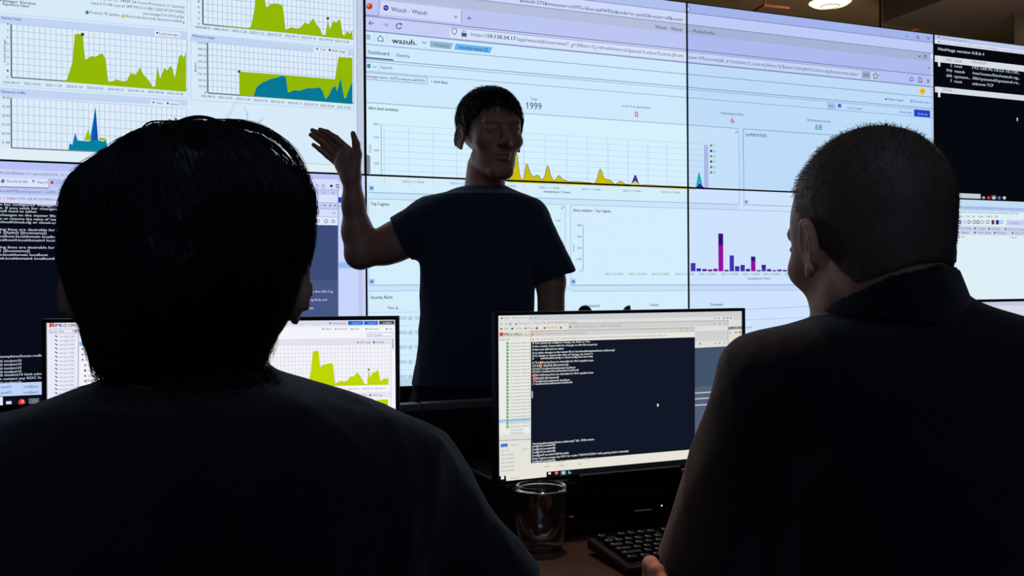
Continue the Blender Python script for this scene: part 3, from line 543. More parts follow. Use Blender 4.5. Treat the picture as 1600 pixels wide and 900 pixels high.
# ---- console windows, lower left panel
SB = Scr(WO, WU)
def consoles(S):
    S.R(-200, 240, 600, 700, (208, 218, 252), 0)
    def sb(y0, y1, x1, c, l=1, x0=-150): S.band(0, y0, y1, x0, x1, c, l)
    sb(240, 264, 535, (188, 198, 246)); sb(264, 277.6, 535, (208, 218, 250), 1); sb(277.6, 292, 535, (226, 236, 250), 1); sb(291, 292.4, 76, (110, 122, 160), 3)
    S.T('90.200:8006/#v1:0:=qemu%2F373:4:::::8::7:', 0, 272, 105.6, 4, (100, 110, 160)); S.dot(4.4, 283, 2.9, (50, 60, 80)); S.L([(2.6, 281.4), (6, 284.6)], .9, (220, 230, 245), 5)
    S.T('Pace Email 365', 11, 285, 43, 4, (60, 76, 92)); S.T('P', 51, 285.6, 54.6, 4.4, (20, 26, 40), True); S.T('Pace Pr', 59, 286.8, 75.6, 4, (60, 76, 92))
    S.band(76, 280.4, 294, 76, 300, (190, 204, 246), 4); S.L([(76.4, 281), (76.4, 294)], .9, (190, 130, 150), 5); S.R(79, 283, 83.4, 287.2, (186, 50, 60), 5); S.T('(VM) Firewall: on #8 - cr', 87, 287, 134, 3.8, (140, 140, 196), False, 5); S.L([(76, 280.4), (300, 291)], .8, (130, 130, 180), 5)
    sb(292.4, 303.6, 300, (190, 204, 242)); sb(303.6, 316, 300, (216, 222, 252)); S.T('e-cr-ak34770p-pool-ips-server1 - noVNC - Google Chrome', 0, 300, 125.6, 4, (80, 92, 140))
    S.T('x', 0, 311, 2.6, 3.6, (190, 60, 90)); S.T('|', 6.4, 311.4, 7, 4, (150, 140, 170)); S.T('https:', 10.6, 311.4, 25.4, 3.8, (205, 70, 80), True); S.T('//192.168.90.200:8006/?console=kvm', 26, 312.2, 120, 3.8, (104, 110, 150))
    S.poly([(-150, 309), (300, 332), (300, 700), (-150, 700)], (9, 13, 24), 2)
    tw = (196, 204, 214)
    for t, y, xe in (("n has configured 'manage_etc_hosts' as", 321, 128), ('t. If you wish for changes to this file', 326.4, 126), ('will need to either', 331.4, 58), ('changes to the master file in /etc/cloud/', 337.4, 133), ("e or remove the value of 'manage_etc_hosts", 343.2, 133), ('cloud/cloud.cfg or cloud-config from user', 348.4, 133), ('ing lines are desirable for IPv4 capable', 360, 129), ('1 {{fqdn}} {{hostname}}', 365, 73), ('calhost.localdomain localhost', 370.8, 94), ('calhost4.localdomain4 localhost4', 376.6, 104), ('ing lines are desirable for IPv6 capable', 388, 128), ('1 {{hostname}}', 393.6, 47), ('t.localdomain localhost', 399.6, 75), ('t6.localdomain6 localhost6', 405.4, 85.6),
                     ('templates/hosts.redh', 559, 65), ('# student10', 566, 33.6), ('# student10', 571.6, 33.6), ('# student10', 577.4, 33.6), ('# student10', 583, 33.6), ('# student10 kinit adm', 588, 65), ('t contact any KDC fo', 594, 65), ('# student10', 600, 33.6)):
        S.T(t, 0, y, xe, 3.7, tw, True)
    S.R(-150, 605, 65, 626, (196, 216, 250), 3)
    for y in (606.4, 615.4): S.T('pve03', 2, y, 17.6, 3.8, (60, 90, 130), False, 5); S.T('joe@pam', 37, y - .4, 60, 3.8, (60, 90, 130), False, 5)
    S.poly([(-150, 634), (66, 619.6), (66, 660), (-150, 670)], (14, 18, 28), 4); S.R(-60, 623, 4.4, 640, (225, 240, 252), 5)
    S.R(9.6, 627, 18, 631.6, (220, 230, 240), 5); S.dot(34, 628.6, 5.2, (230, 50, 90), 5); S.dot(35.4, 627, 2.6, (250, 150, 60), 6); S.R(45, 622.6, 61, 635, (96, 110, 120), 5); S.dot(54, 628, 4.2, (60, 160, 90), 6); S.poly([(50, 626), (54, 623.6), (58, 626), (54, 628)], (230, 70, 60), 7); S.dot(54, 628, 1.8, (60, 110, 230), 8)
    # windows at the right edge
    bd = lambda y0, y1, c, l=1, x0=300, x1=528: S.band(500, y0, y1, x0, x1, c, l)
    bd(280, 295.6, (222, 226, 252), 2); bd(295.6, 304, (196, 206, 246), 2); bd(304, 316, (224, 230, 253), 2); bd(316, 326, (202, 208, 236), 2); bd(326, 338.4, (220, 228, 252), 2); bd(338.4, 351.6, (232, 238, 253), 2)
    for y in (295.6, 316, 326, 338.4): bd(y, y + .7, (150, 158, 205), 3)
    bd(351.6, 438, (62, 78, 122), 3); bd(438, 620, (74, 88, 132), 3); S.L([(528, 294), (528.6, 600)], 1, (130, 140, 190), 4)
    S.ring(495.4, 290.4, 2.2, .9, (120, 126, 170)); S.ring(505, 290.6, 2.4, .9, (110, 116, 160)); S.dot(517.6, 290.6, 2.2, (40, 46, 70), 4); S.frame(525, 288, 529.4, 293.4, 1, (30, 36, 60), 4)
    for x in (507, 515.6, 523.4): S.dot(x, 321.2, 1.2, (70, 76, 110), 4)
    S.L([(519, 331.8), (521.4, 334), (524, 332)], .9, (90, 96, 140), 4); S.ring(497.4, 345.4, 2.2, .9, (90, 100, 130)); S.ring(509.4, 345.6, 2.6, 1, (70, 90, 110)); S.ring(520.4, 345.8, 2.2, 1, (80, 90, 120)); S.dot(505.6, 301, 1, (130, 150, 200), 4); S.dot(520, 301.4, 1, (100, 110, 160), 4)
    S.T('ng forks, then click \'Log', 474, 457.4, 520, 3.8, (214, 222, 242)); S.T('people up forks and', 470, 470.4, 510.4, 3.8, (214, 222, 242)); S.T('ial certificate.', 465, 483.4, 491, 3.8, (214, 222, 242))
    S.R(528.6, 308, 537, 316.6, (26, 76, 190), 2); S.L([(528.6, 322), (545, 323)], 1, (110, 120, 170)); S.R(528.6, 410, 556, 419, (150, 192, 246), 2)
    for k in range(4): S.L([(529, 372 + 12 * k), (560, 372.6 + 12 * k)], .6, (190, 200, 240))
    S.R(460, 252, 566, 275, (188, 198, 246), 1)
    S.poly([(559, 270), (566, 271), (568, 640), (561, 640)], (196, 206, 236), 4)
consoles(SB)
# ---- upper right panel: network monitor, lower right: packet tool
SC = Scr(WO, WU)
def nethogs(S):
    S.R(1400, -50, 1900, 420, (6, 8, 15), 0)
    bd = lambda y0, y1, c, l=1, x0=1400, x1=1900: S.band(1465, y0, y1, x0, x1, c, l)
    bd(40, 61.6, (188, 202, 236)); bd(61.6, 68.4, (222, 228, 248), 2); bd(61.2, 61.8, (150, 165, 205), 3); S.dot(1466.4, 57.6, 1.2, (40, 44, 50), 4); S.dot(1467, 65.2, 1.2, (40, 44, 50), 4)
    S.T('(370) Desktop Organizers', 1470, 60.6, 1511, 2.8, (110, 125, 165), False, 5); S.T('pve (Cr-pve) cit397u-blue-ea69692n cr-pve03 resize off cmd', 1470, 67.4, 1620, 2.8, (120, 135, 175), False, 5)
    S.T('NetHogs version 0.8.6-1', 1465.4, 78.4, 1537, 4.4, (198, 206, 216), True); bd(87, 97, (214, 222, 230), 2); S.R(1465.4, 87, 1468.8, 103.6, (224, 232, 240), 3)
    S.T('PID USER', 1478, 95.6, 1503, 4.2, (150, 160, 168), True, 5); S.T('PROGRAM', 1518.6, 99, 1541, 4.2, (150, 160, 168), True, 5)
    tw = (180, 190, 202)
    for t, x, y, xe in (('2', 1484.6, 104.4, 1487, ), ('root', 1490.6, 105.2, 1503), ('192.168.90.10:53-10.130..', 1518.8, 107.6, 1593), ('910', 1478.4, 112, 1487.4), ('wazuh', 1490.6, 113.2, 1507), ('/var/ossec/bin/wazuh-ag..', 1518.8, 116, 1593), ('606', 1478.4, 120, 1487.4), ('system..', 1490.6, 121.4, 1515.6), ('/lib/systemd/systemd-re..', 1518.8, 124, 1593), ('?', 1484.6, 128.2, 1487), ('root', 1490.6, 129, 1503), ('unknown TCP', 1518.8, 132.6, 1552)): S.T(t, x, y, xe, 4.4, tw, True)
    bd(135.6, 144.4, (210, 220, 228), 2); S.R(1465.4, 135.6, 1468.8, 151.6, (224, 232, 240), 3); S.T('TOTAL', 1472, 142.2, 1488, 4.2, (150, 160, 168), True, 5); S.R(1588.4, 184, 1590, 189, (230, 236, 240), 3)
    S.R(1480, 301, 1532, 311, (196, 204, 212), 2); S.T('Search', 1493, 308.4, 1502, 3, (90, 100, 110), False, 4)
    for x, c in ((1536.6, (150, 160, 160)), (1544.6, (210, 60, 70)), (1552.6, (190, 200, 205)), (1561, (80, 120, 190)), (1569, (170, 200, 220))): S.dot(x, 309.2, 2.6, c, 3)
    S.R(1548.6, 304.6, 1557, 314, (70, 76, 80), 2)
nethogs(SC)
SD = Scr(WO, WU)
def packets(S):
    S.R(1400, 280, 1900, 700, (222, 239, 247), 0)
    bd = lambda y0, y1, c, l=1, x0=1400, x1=1900: S.band(1491, y0, y1, x0, x1, c, l)
    bd(290, 322, (196, 220, 246), 1); bd(321, 328, (176, 202, 238), 2); bd(352, 366.4, (204, 214, 236), 2); bd(359, 359.6, (176, 186, 214), 3)
    S.T('session capture - remote desktop network organiser console window title', 1494, 324.6, 1604, 2.8, (110, 135, 190), False, 4)
    S.T('capture.pcapng - Systematic network protocol analysis and troubleshooting of TCP/IP traffic', 1493, 331.8, 1592, 3, (90, 130, 150)); S.dot(1491, 330.6, 1.4, (30, 130, 140), 4)
    for t, x, xe in (('File', 1489, 1495), ('Search', 1498, 1505.6), ('Entry', 1509.6, 1515), ('View', 1518.6, 1523.6), ('Options', 1527.4, 1536), ('Category', 1540, 1550), ('Help', 1553.6, 1558.6)): S.T(t, x, 339.4, xe, 3, (70, 84, 96))
    for x, c in ((1492, (120, 130, 140)), (1507, (170, 180, 190)), (1514, (90, 110, 120)), (1522, (90, 110, 130)), (1528, (60, 70, 90)), (1535, (150, 160, 170)), (1543, (110, 130, 120)), (1564.6, (110, 150, 190))): S.ring(x, 347, 2.4, 1, c)
    S.R(1496.4, 343.6, 1502, 350.6, (150, 110, 210), 3); S.R(1549, 343.8, 1551.4, 350.6, (40, 60, 50), 3); S.R(1551.4, 343.8, 1553.6, 350.6, (190, 60, 50), 3); S.R(1555.6, 343.8, 1560.6, 350.6, (20, 50, 190), 3); S.R(1572, 343.6, 1620, 352, (196, 208, 244), 3); S.T('Quick filter', 1577, 350, 1592, 3, (130, 150, 190), False, 5)
    for t, x, y in (('Sending', 1501, 357.6), ('Login', 1527, 358.2), ('Follow', 1549, 358.8), ('Count / Name', 1575, 359.4), ('Apply', 1501, 364.4), ('Save Buf...', 1527, 364.8), ('Reload', 1558, 365.2), ('Show Results', 1586, 365.6)): S.T(t, x, y, x + 2.3 * len(t) * .8 + 3, 3, (100, 110, 136), False, 5); S.dot(x - 4, y - 1.4, 1.5, (70, 80, 150), 4)
    S.T('Address (URL)', 1491, 371, 1508, 2.8, (120, 140, 150)); S.T('Comment', 1577, 372.4, 1589, 2.8, (120, 140, 150))
packets(SD)

M_bez = mat('panel_bezel', (26, 28, 32), .4); M_bezl = mat('panel_bezel_light', (150, 156, 170), .35, metal=.4)
def panel(col, row, scr, tint, label, bez):
    t = thing('video_wall_panel', label, 'display', WM @ Vector((col * WW + WW / 2, 0, row * WH)), TH, 'panels of the video wall')
    u0, u1, v0, v1 = col * WW, (col + 1) * WW, row * WH, (row + 1) * WH; e = .0028; g = .0004
    bm = bmesh.new()
    for lo, hi in (((u0 + g, v0 + g), (u1 - g, v0 + e)), ((u0 + g, v1 - e), (u1 - g, v1 - g)), ((u0 + g, v0 + e), (u0 + e, v1 - e)), ((u1 - e, v0 + e), (u1 - g, v1 - e))):
        box(bm, (lo[0], -.05, lo[1]), (hi[0], .004, hi[1]), WM)
    obj('bezel', bm, bez, t)
    obj('housing', bx((u0 + .01, -.1, v0 + .01), (u1 - .01, -.0035, v1 - .01), WM), M_blk, t)
    scr.build('screen', (u0 + e, v0 + e, u1 - e, v1 - e), t, tint)
panel(-2, 0, SA, (.985, .985, .985), 'upper left video wall panel with green server load and memory usage charts', M_bez)
panel(-2, -1, SB, (.97, .98, 1), 'lower left video wall panel with black terminal text under browser bars', M_bez)
panel(-1, 0, SW, (1, 1, 1), 'upper video wall panel behind the standing man with browser tabs and the yellow alert chart', M_bez)
panel(-1, -1, SW, (1.03, 1.02, 1.0), 'lower video wall panel behind the standing man with the Security Alerts list', M_bez)
panel(0, 0, SW, (.925, .94, .985), 'upper video wall panel with the numbers 6 and 68, left of the short haired man', M_bez)
panel(0, -1, SW, (1.0, .975, 1.0), 'lower video wall panel with the purple and magenta bar chart', M_bez)
panel(1, 0, SC, (1, 1, 1), 'upper right video wall panel with a black terminal listing programs', M_bez)
panel(1, -1, SD, (1, 1, 1), 'lower right video wall panel with a pale empty table window', M_bez)
# the stand that carries the panels
t = thing('video_wall_stand', 'dark plinth and posts carrying the video wall panels', 'stand', WM @ Vector((0, -.3, -WO.z)), TH)
obj('plinth', bx((-2 * WW, -.45, -WO.z), (2 * WW, -.12, -WH - .01), WM), mat('plinth_dark', (20, 20, 22), .7), t)
for k in range(5):
    x = -2 * WW + .05 + k * (WW - .025); obj('post', bx((x, -.2, -WH - .01), (x + .06, -.105, WH - .05), WM), M_blk, t)
# ------------------------------------------------------------------ desk, monitors and small things
DZ = .74
M_desk = mat('desk_laminate', (84, 60, 52), .55, bump=.1, bscale=300, var=.12)
DM = Matrix.Translation((-.15, 2.15, 0)) @ Matrix.Rotation(TH, 4, 'Z')     # along partition, y away from the camera
dk = thing('desk', 'long brown desk carrying the monitors, keyboard and glass', 'desk', (0, 1.6, 0), 0)
obj('worktop', bx((-1.5, -.97, DZ - .03), (2.3, -.03, DZ), DM, .004), M_desk, dk)
for x in (-1.45, .4, 2.2): obj('leg', bx((x, -.55, 0), (x + .05, -.06, DZ - .031), DM, .004), M_blk, dk)
# partition panels behind the desk with a light metal top rail; their seam shows at the middle
seam = P(661, 629, 2.16).x
def part_panel(x0, x1, label):
    t = thing('desk_partition', label, 'partition', DM @ Vector(((x0 + x1) / 2, 0, 0)), TH, 'partition panels behind the desk')
    obj('panel', bx((x0, 0, .0), (x1, .035, .935), DM, .002), M_blk, t)
    obj('top_rail', bx((x0, -.004, .936), (x1, .039, .952), DM, .002), mat('rail_grey', (104, 98, 98), .5), t)
sx = (DM.inverted() @ P(661, 628, 2.13)).x
part_panel(sx - 1.5, sx - .004, 'black partition panel with grey top rail, left of the rail seam')
part_panel(sx + .004, sx + 1.9, 'black partition panel with grey top rail, right of the rail seam')

def monitor(label, TL, TR, h, draw, chin=.014, bz=.006):
    TL, TR = Vector(TL), Vector(TR); U = (TR - TL); U.z = 0; Wd = U.length; U.normalize()
    O = Vector((TL.x, TL.y, TL.z)); S = Scr(O, U); draw(S)
    ang = math.atan2(U.y, U.x); F = Matrix.Translation(O) @ Matrix.Rotation(ang, 4, 'Z')   # local y points away from viewer
    t = thing('monitor', label, 'monitor', F @ Vector((Wd / 2, .09, DZ - TL.z)), ang, 'monitors on the desk')
    bm = bmesh.new()
    for lo, hi in (((-bz, -h - chin), (Wd + bz, -h)), ((-bz, 0), (Wd + bz, bz)), ((-bz, -h), (0, 0)), ((Wd, -h), (Wd + bz, 0))):
        box(bm, (lo[0], -.004, lo[1]), (hi[0], .016, hi[1]), F)
    obj('bezel', bm, M_bezm, t)
    bm = bx((.02, .0165, -h + .02), (Wd - .02, .036, -.03), F, .008); box(bm, (-.003, .0035, -h - .003), (Wd + .003, .0165, .003), F)
    obj('housing', bm, M_blk, t)
    S.build('screen', (0, -h, Wd, 0), t, (1, 1, 1))
    zb = DZ - O.z + BASEZ.get(label[:8], 0)
    obj('stand_neck', bx((Wd / 2 - .03, .0365, zb + .012), (Wd / 2 + .03, .058, -h * .35), F, .004), M_blk, t)
    obj('stand_base', bx((Wd / 2 - .11, -.02, zb + .0005), (Wd / 2 + .11, .14, zb + .012), F, .004), M_blk, t)
    return S, F, Wd
M_bezm = mat('monitor_bezel', (30, 32, 38), .35)
BASEZ = {}
def left_screen(S):
    S.R(40, 480, 660, 830, (244, 245, 252), 0); S.R(60, 500, 125, 830, (232, 234, 250), 1)
    S.R(73, 503, 620, 512.6, (218, 219, 234), 1); S.R(77.4, 504.6, 85, 511.4, (214, 74, 40), 3); S.poly([(80.6, 504.8), (82, 507), (83.4, 504.8)], (244, 240, 240), 4); S.poly([(80.6, 511.2), (82, 509), (83.4, 511.2)], (244, 240, 240), 4)
    x = 87
    for ch, c in zip('PROXMOX', ((40, 42, 54),) * 3 + ((226, 100, 50),) + ((40, 42, 54),) * 2 + ((226, 100, 50),)):
        S.T(ch, x, 511, x + 5.2, 5, c, True); x += 6.2
    S.T('Virtual E', 132, 511, 152, 4, (150, 152, 166))
    S.frame(77, 514, 114, 521.4, .7, (150, 152, 170)); S.T('Server View', 78.6, 519.6, 101, 3.6, (110, 112, 130)); S.dot(119, 517.4, 2.2, (120, 124, 140)); S.frame(115.4, 514, 122.6, 521.4, .7, (150, 152, 170)); S.L([(123.2, 514), (121.6, 660)], 1, (140, 142, 160))
    for k in range(20):
        y = 526 + 6.33 * k; S.poly([(86, y - 2.6), (88.6, y - 1.4), (91, y + .6), (89, y + 1), (86.6, y - .6)], (70, 74, 86), 3)
        S.T('vm-op%02d (100)' % (k + 7), 94 - k * .1, y + 1.4, 117 - k * .1, 3, (140, 140, 160))
    S.T("Node 'u-pve01'", 127, 520.6, 155, 4, (110, 110, 130)); S.L([(124, 525), (430, 523)], .7, (200, 202, 216)); S.R(124, 533.6, 168, 540.6, (136, 194, 240), 2)
    for k, (t, i) in enumerate((('Search', 0), ('Summary', 0), ('Notes', 0), ('Shell', 0), ('System', 0), ('Network', 1), ('Certificates', 1), ('DNS', 1), ('Hosts', 1), ('Options', 1), ('Time', 1), ('Syslog', 1))):
        y = 530.4 + 8.35 * k; S.T(t, 134 + 4 * i, y, 134 + 4 * i + 2.05 * len(t) * .86 + 2, 3.4, (110, 112, 126)); S.dot(129.4 + 4 * i, y - 1.6, 1.7, (120, 124, 140) if k != 6 else (40, 40, 50))
    # right hand part
    S.T('Documentation', 520, 506.6, 541, 3.2, (120, 120, 140)); S.dot(516, 505, 1.3, (90, 90, 110)); S.R(544, 501.6, 567, 507.8, (26, 102, 210), 3); S.R(568.6, 501.6, 590.4, 507.6, (26, 102, 210), 3); S.R(592.4, 501.2, 616, 507, (70, 74, 88), 3)
    S.T('Create VM', 550, 506.2, 564, 3, (170, 205, 245), False, 5); S.T('Create CT', 575, 506, 588, 3, (170, 205, 245), False, 5); S.T('root@pam', 598, 505.6, 612, 3, (210, 212, 220), False, 5)
    for t, x0, xe in (('Reboot', 508, 518.6), ('Shutdown', 528, 543), ('Shell', 553.4, 561), ('Bulk Actions', 576, 592), ('Help', 607.4, 613)): S.T(t, x0, 515.4, xe, 3.2, (120, 120, 140)); S.dot(x0 - 3.4, 514, 1.4, (130, 134, 150))
    S.L([(420, 511), (617, 509)], .7, (204, 206, 220)); S.frame(573, 519.4, 615, 526, .8, (150, 180, 220)); S.T('Hour (average)', 576, 524.4, 597, 3.2, (120, 120, 140))
    S.poly([(420, 530), (611, 527.6), (611, 537.6), (420, 540)], (226, 226, 238), 2); S.dot(559, 535, 1.2, (90, 92, 110)); S.T('CPU usage', 562, 536.2, 579, 3, (120, 120, 140)); S.dot(584.6, 534.6, 1.5, (30, 30, 40)); S.T('IO delay', 588, 536, 600, 3, (120, 120, 140))
    u0, v0 = S.uv(422, 605); u1, v1 = S.uv(607, 538); k = S.uv(422.6, 605)[0] - u0; v0 = S.uv(607, 600.6)[1]
    for i in range(34):
        u = u0 + (u1 - u0) * i / 33; S.add([(u, v0), (u + k, v0), (u + k, v1), (u, v1)], [(0, 1, 2, 3)], (206, 204, 214), 3)
    for j in range(11):
        v = v0 + (v1 - v0) * j / 10; S.add([(u0, v), (u1, v), (u1, v + k), (u0, v + k)], [(0, 1, 2, 3)], (206, 204, 214), 3)
    S.L([(422.4, 540), (422.6, 606)], 1, (90, 92, 110), 4)
    for k2 in range(3): S.dot(418, 566 + 7 * k2, 1, (60, 62, 80), 4)
    S.poly([(422, 605.4), (470, 604), (481, 601.4), (485.6, 583), (489, 549), (498, 548), (500.6, 574), (504.6, 570), (511, 568.6), (516.6, 567), (520.6, 569.4), (523.6, 599), (533, 595), (539, 596.4), (543, 594), (548, 588), (553, 588), (558, 581), (565.4, 591), (570, 600), (573.6, 600), (576.4, 578), (579, 590), (583, 581), (586, 582), (590.6, 577), (592.4, 583), (594.6, 595.6), (600, 591), (604, 591.6), (606.6, 588), (606.6, 601)], (190, 212, 4), 5)
    S.dot(576.4, 577.4, 1.8, (110, 140, 20), 6)
    for x0 in (456, 478, 501, 523, 544, 566, 585.6): S.T('2023-05-15', x0, 609.6 - (x0 - 500) * .014, x0 + 17, 3, (130, 128, 146))
    S.poly([(420, 614), (611, 611.4), (611, 621), (420, 623.4)], (232, 232, 242), 2); S.dot(563, 617.6, 1.2, (90, 92, 110)); S.T('Total', 566, 618.6, 573, 3, (120, 120, 140)); S.dot(578.4, 617.4, 1.4, (30, 30, 40)); S.T('RAM usage', 581.6, 618.6, 598, 3, (120, 120, 140))
    S.poly([(430, 690), (430, 640), (585, 637.6), (589.6, 624.4), (606.6, 623.8), (606.6, 700), (430, 700)], (190, 212, 4), 5)
    S.R(613, 529, 615, 545, (160, 164, 190), 3); S.L([(611, 528), (611, 700)], .8, (190, 192, 206))
def centre_screen(S):
    S.R(750, 480, 1190, 800, (222, 222, 216), 0)
    S.R(777, 493, 1165, 502, (204, 207, 211), 1); S.R(777, 502, 1165, 510, (222, 223, 220), 1); S.R(777, 510, 888, 518, (226, 226, 218), 1)
    S.R(779, 494, 826, 501.6, (224, 225, 226), 2); S.dot(784, 497.4, 1.6, (150, 100, 80)); S.T('pve01 - Proxmox Virtual', 788, 498.4, 823, 3, (140, 140, 142)); S.dot(828.6, 497.2, 1, (120, 120, 120)); S.T('+', 835, 498, 838, 3, (120, 120, 120))
    for x in (783, 790): S.dot(x, 506.6, 1, (140, 140, 140))
    S.ring(797, 506.2, 1.6, .8, (90, 96, 110)); S.poly([(804, 507.6), (806, 504), (808, 507.6)], (196, 90, 70), 3); S.T('Not secure   https://192.168.90.200:8006/#v1:0:18:4:::', 810, 506.6, 902, 3, (150, 148, 146))
    for x, c in ((783, (110, 110, 90)), (800, (40, 90, 130)), (821, (90, 150, 190)), (838.4, (50, 60, 70)), (850.6, (120, 110, 80)), (876, (110, 110, 110))): S.dot(x, 513.8 - (x - 783) * .02, 1.7, c)
    S.T('Gmail', 787, 515, 794, 2.8, (150, 150, 146)); S.T('YouTube', 804, 514.6, 815, 2.8, (150, 150, 146)); S.T('Maps', 824.6, 514, 834, 2.8, (150, 150, 146)); S.T('Pace Email 365', 854, 513.2, 870, 2.8, (130, 130, 126))
    S.band(888, 505.4, 540, 888, 1136.6, (206, 209, 210), 3); S.L([(888, 505.6), (1136.6, 500.8)], .8, (160, 164, 168), 4); S.dot(890.6, 511, 1.5, (90, 96, 110), 4); S.T('node-3a - Proxmox Console - noVNC - Google Chrome', 895, 511.6, 970, 3, (150, 152, 154), False, 5)
    S.band(888, 515, 523, 888, 1136.6, (224, 225, 222), 4); S.band(888, 523, 531, 888, 1136.6, (206, 207, 204), 4)
    S.R(1120, 506, 1136.6, 507, (206, 209, 210), 4)
    for x in (1115, 1124, 1132): S.ring(x, 505.4, 1.2, .6, (150, 154, 158), 5)
    for x in (1117, 1123.6, 1131): S.dot(x, 536.4 - (x - 1117) * .06, 1.4, (170, 172, 170), 6)
    S.dot(1093, 536.8, 1.5, (140, 142, 140), 6)
    S.poly([(1060, 545), (1136.6, 541), (1136.6, 740), (1060, 740)], (66, 84, 108), 5); S.poly([(1060, 607), (1136.6, 601), (1136.6, 760), (1060, 760)], (84, 96, 120), 6)
    for y in (614, 623, 633): S.L([(1080, y + .4), (1125, y - 2.4)], 1.6, (186, 196, 196), 7)
    S.L([(1136.6, 500), (1136.6, 600)], .8, (150, 154, 160), 7); S.R(1137.4, 510.8, 1139.6, 515.2, (30, 110, 190), 7); S.R(1140, 510.6, 1159, 514.4, (84, 92, 96), 7); S.T('root@pam', 1143, 513.6, 1156, 2.8, (190, 196, 200), False, 9); S.dot(1149, 519.4, 1.4, (130, 120, 120), 7); S.dot(1155, 519.2, 1.6, (170, 90, 90), 7); S.dot(1140, 520, 1.2, (180, 140, 140), 7)
    for x in (1117.6, 1123, 1131, 1136.8, 1142): S.dot(x, 497.4 - (x - 1117) * .02, 1.2, (90, 94, 104) if x > 1125 else (150, 150, 150), 3)
    S.R(1146, 495.2, 1157, 499.8, (214, 204, 206), 3)
    S.R(779, 519, 828, 526.4, (220, 218, 208), 2); S.R(780.4, 519.6, 786, 525.2, (196, 66, 40), 3)
    x = 787.4
    for ch, c in zip('PROXMOX', ((70, 66, 60),) * 3 + ((206, 96, 46),) + ((70, 66, 60),) * 2 + ((206, 96, 46),)):
        S.T(ch, x, 524.8, x + 3.6, 4.2, c, True); x += 4.2
    S.T('Virtual', 818, 524.6, 827, 3, (150, 148, 140)); S.R(778, 528, 828.6, 533.2, (230, 230, 224), 2); S.T('Server View', 781, 532, 796, 2.8, (120, 120, 116))
    S.R(778, 533.4, 828.6, 680, (234, 235, 230), 2); S.R(778, 655.6, 828.6, 661, (168, 206, 232), 3)
    for k in range(28):
        y = 536 + 5.22 * k
        if k < 26: S.R(790.6, y - 1.6, 794.6, y + 1.4, (110, 180, 120), 4); S.L([(790.6, y + 1.8), (794.6, y + 1.6)], .7, (60, 80, 70), 5)
        S.T('%d (student-vm%02d-pool)' % (200 + k, k), 797, y + 1.4, 827.4 if k < 26 else 817, 2.8, (132, 132, 126), False, 5)
    S.L([(778, 688.6), (829, 686)], 1.2, (170, 170, 166), 4); S.R(778, 689.4, 829, 745, (228, 227, 220), 3); S.R(782, 693.6, 792.6, 698.8, (26, 104, 200), 5); S.T('Tasks', 783.6, 697.8, 790.6, 3, (130, 180, 225), False, 6); S.T('Cluster log', 797, 696.6, 810, 3, (150, 148, 142), False, 6)
    S.T('Start Time', 783, 705.6, 796, 2.6, (150, 148, 142), False, 6); S.T('End Time', 815, 703, 826, 2.6, (150, 148, 142), False, 6)
    for k in range(5): S.T('Nov 06 10:42:0%d' % (5 - k), 782.6, 712.4 + 6.2 * k, 803, 3, (150, 146, 138), False, 6)
    # front console window
    S.band(828.6, 517.4, 526, 828.6, 1084.6, (208, 209, 208), 7); S.band(828.6, 526, 534.2, 828.6, 1084.6, (232, 231, 224), 7); S.L([(828.6, 517.4), (1084.6, 512)], .8, (196, 120, 90), 8); S.L([(828.6, 517), (828.6, 534)], .8, (196, 120, 90), 8)
    S.dot(831.4, 522.4, 1.4, (180, 60, 50), 9); S.T('node-3a (cr-ak34770p) console - noVNC - Google Chrome', 834.6, 523.2, 914, 3, (150, 150, 148), False, 9); S.poly([(830.4, 531.6), (832, 528.4), (833.6, 531.6)], (196, 70, 50), 9); S.T('Not secure | https://192.168.90.200:8006/?console=kvm&novnc=1&vmid=376&vmname=cit397u-blue&node=cr-pve03&resize=off&cmd=', 836, 531.2, 1041, 3, (160, 152, 140), False, 9)
    for x in (1064, 1072, 1080): S.ring(x, 516, 1.2, .6, (150, 154, 158), 9)
    S.poly([(828.6, 534.2), (1084.6, 526.8), (1084.6, 701.6), (828.6, 723.6)], (17, 23, 38), 9)
    S.poly([(828.6, 723.6), (1088, 701.2), (1088, 715.4), (777, 743.6), (777, 738), (828.6, 735)], (232, 228, 216), 8); S.poly([(1084, 701), (1170, 694), (1170, 708), (1084, 715.4)], (232, 228, 216), 8)
    for x0, xe, y in ((848, 860, 722.6), (869, 882, 721.8), (900, 926, 718.4), (848, 858, 730), (869, 881, 728.6), (901, 907, 726)): S.T('root@pam', x0, y, xe, 2.8, (160, 158, 150), False, 11)
    tw = (226, 230, 232)
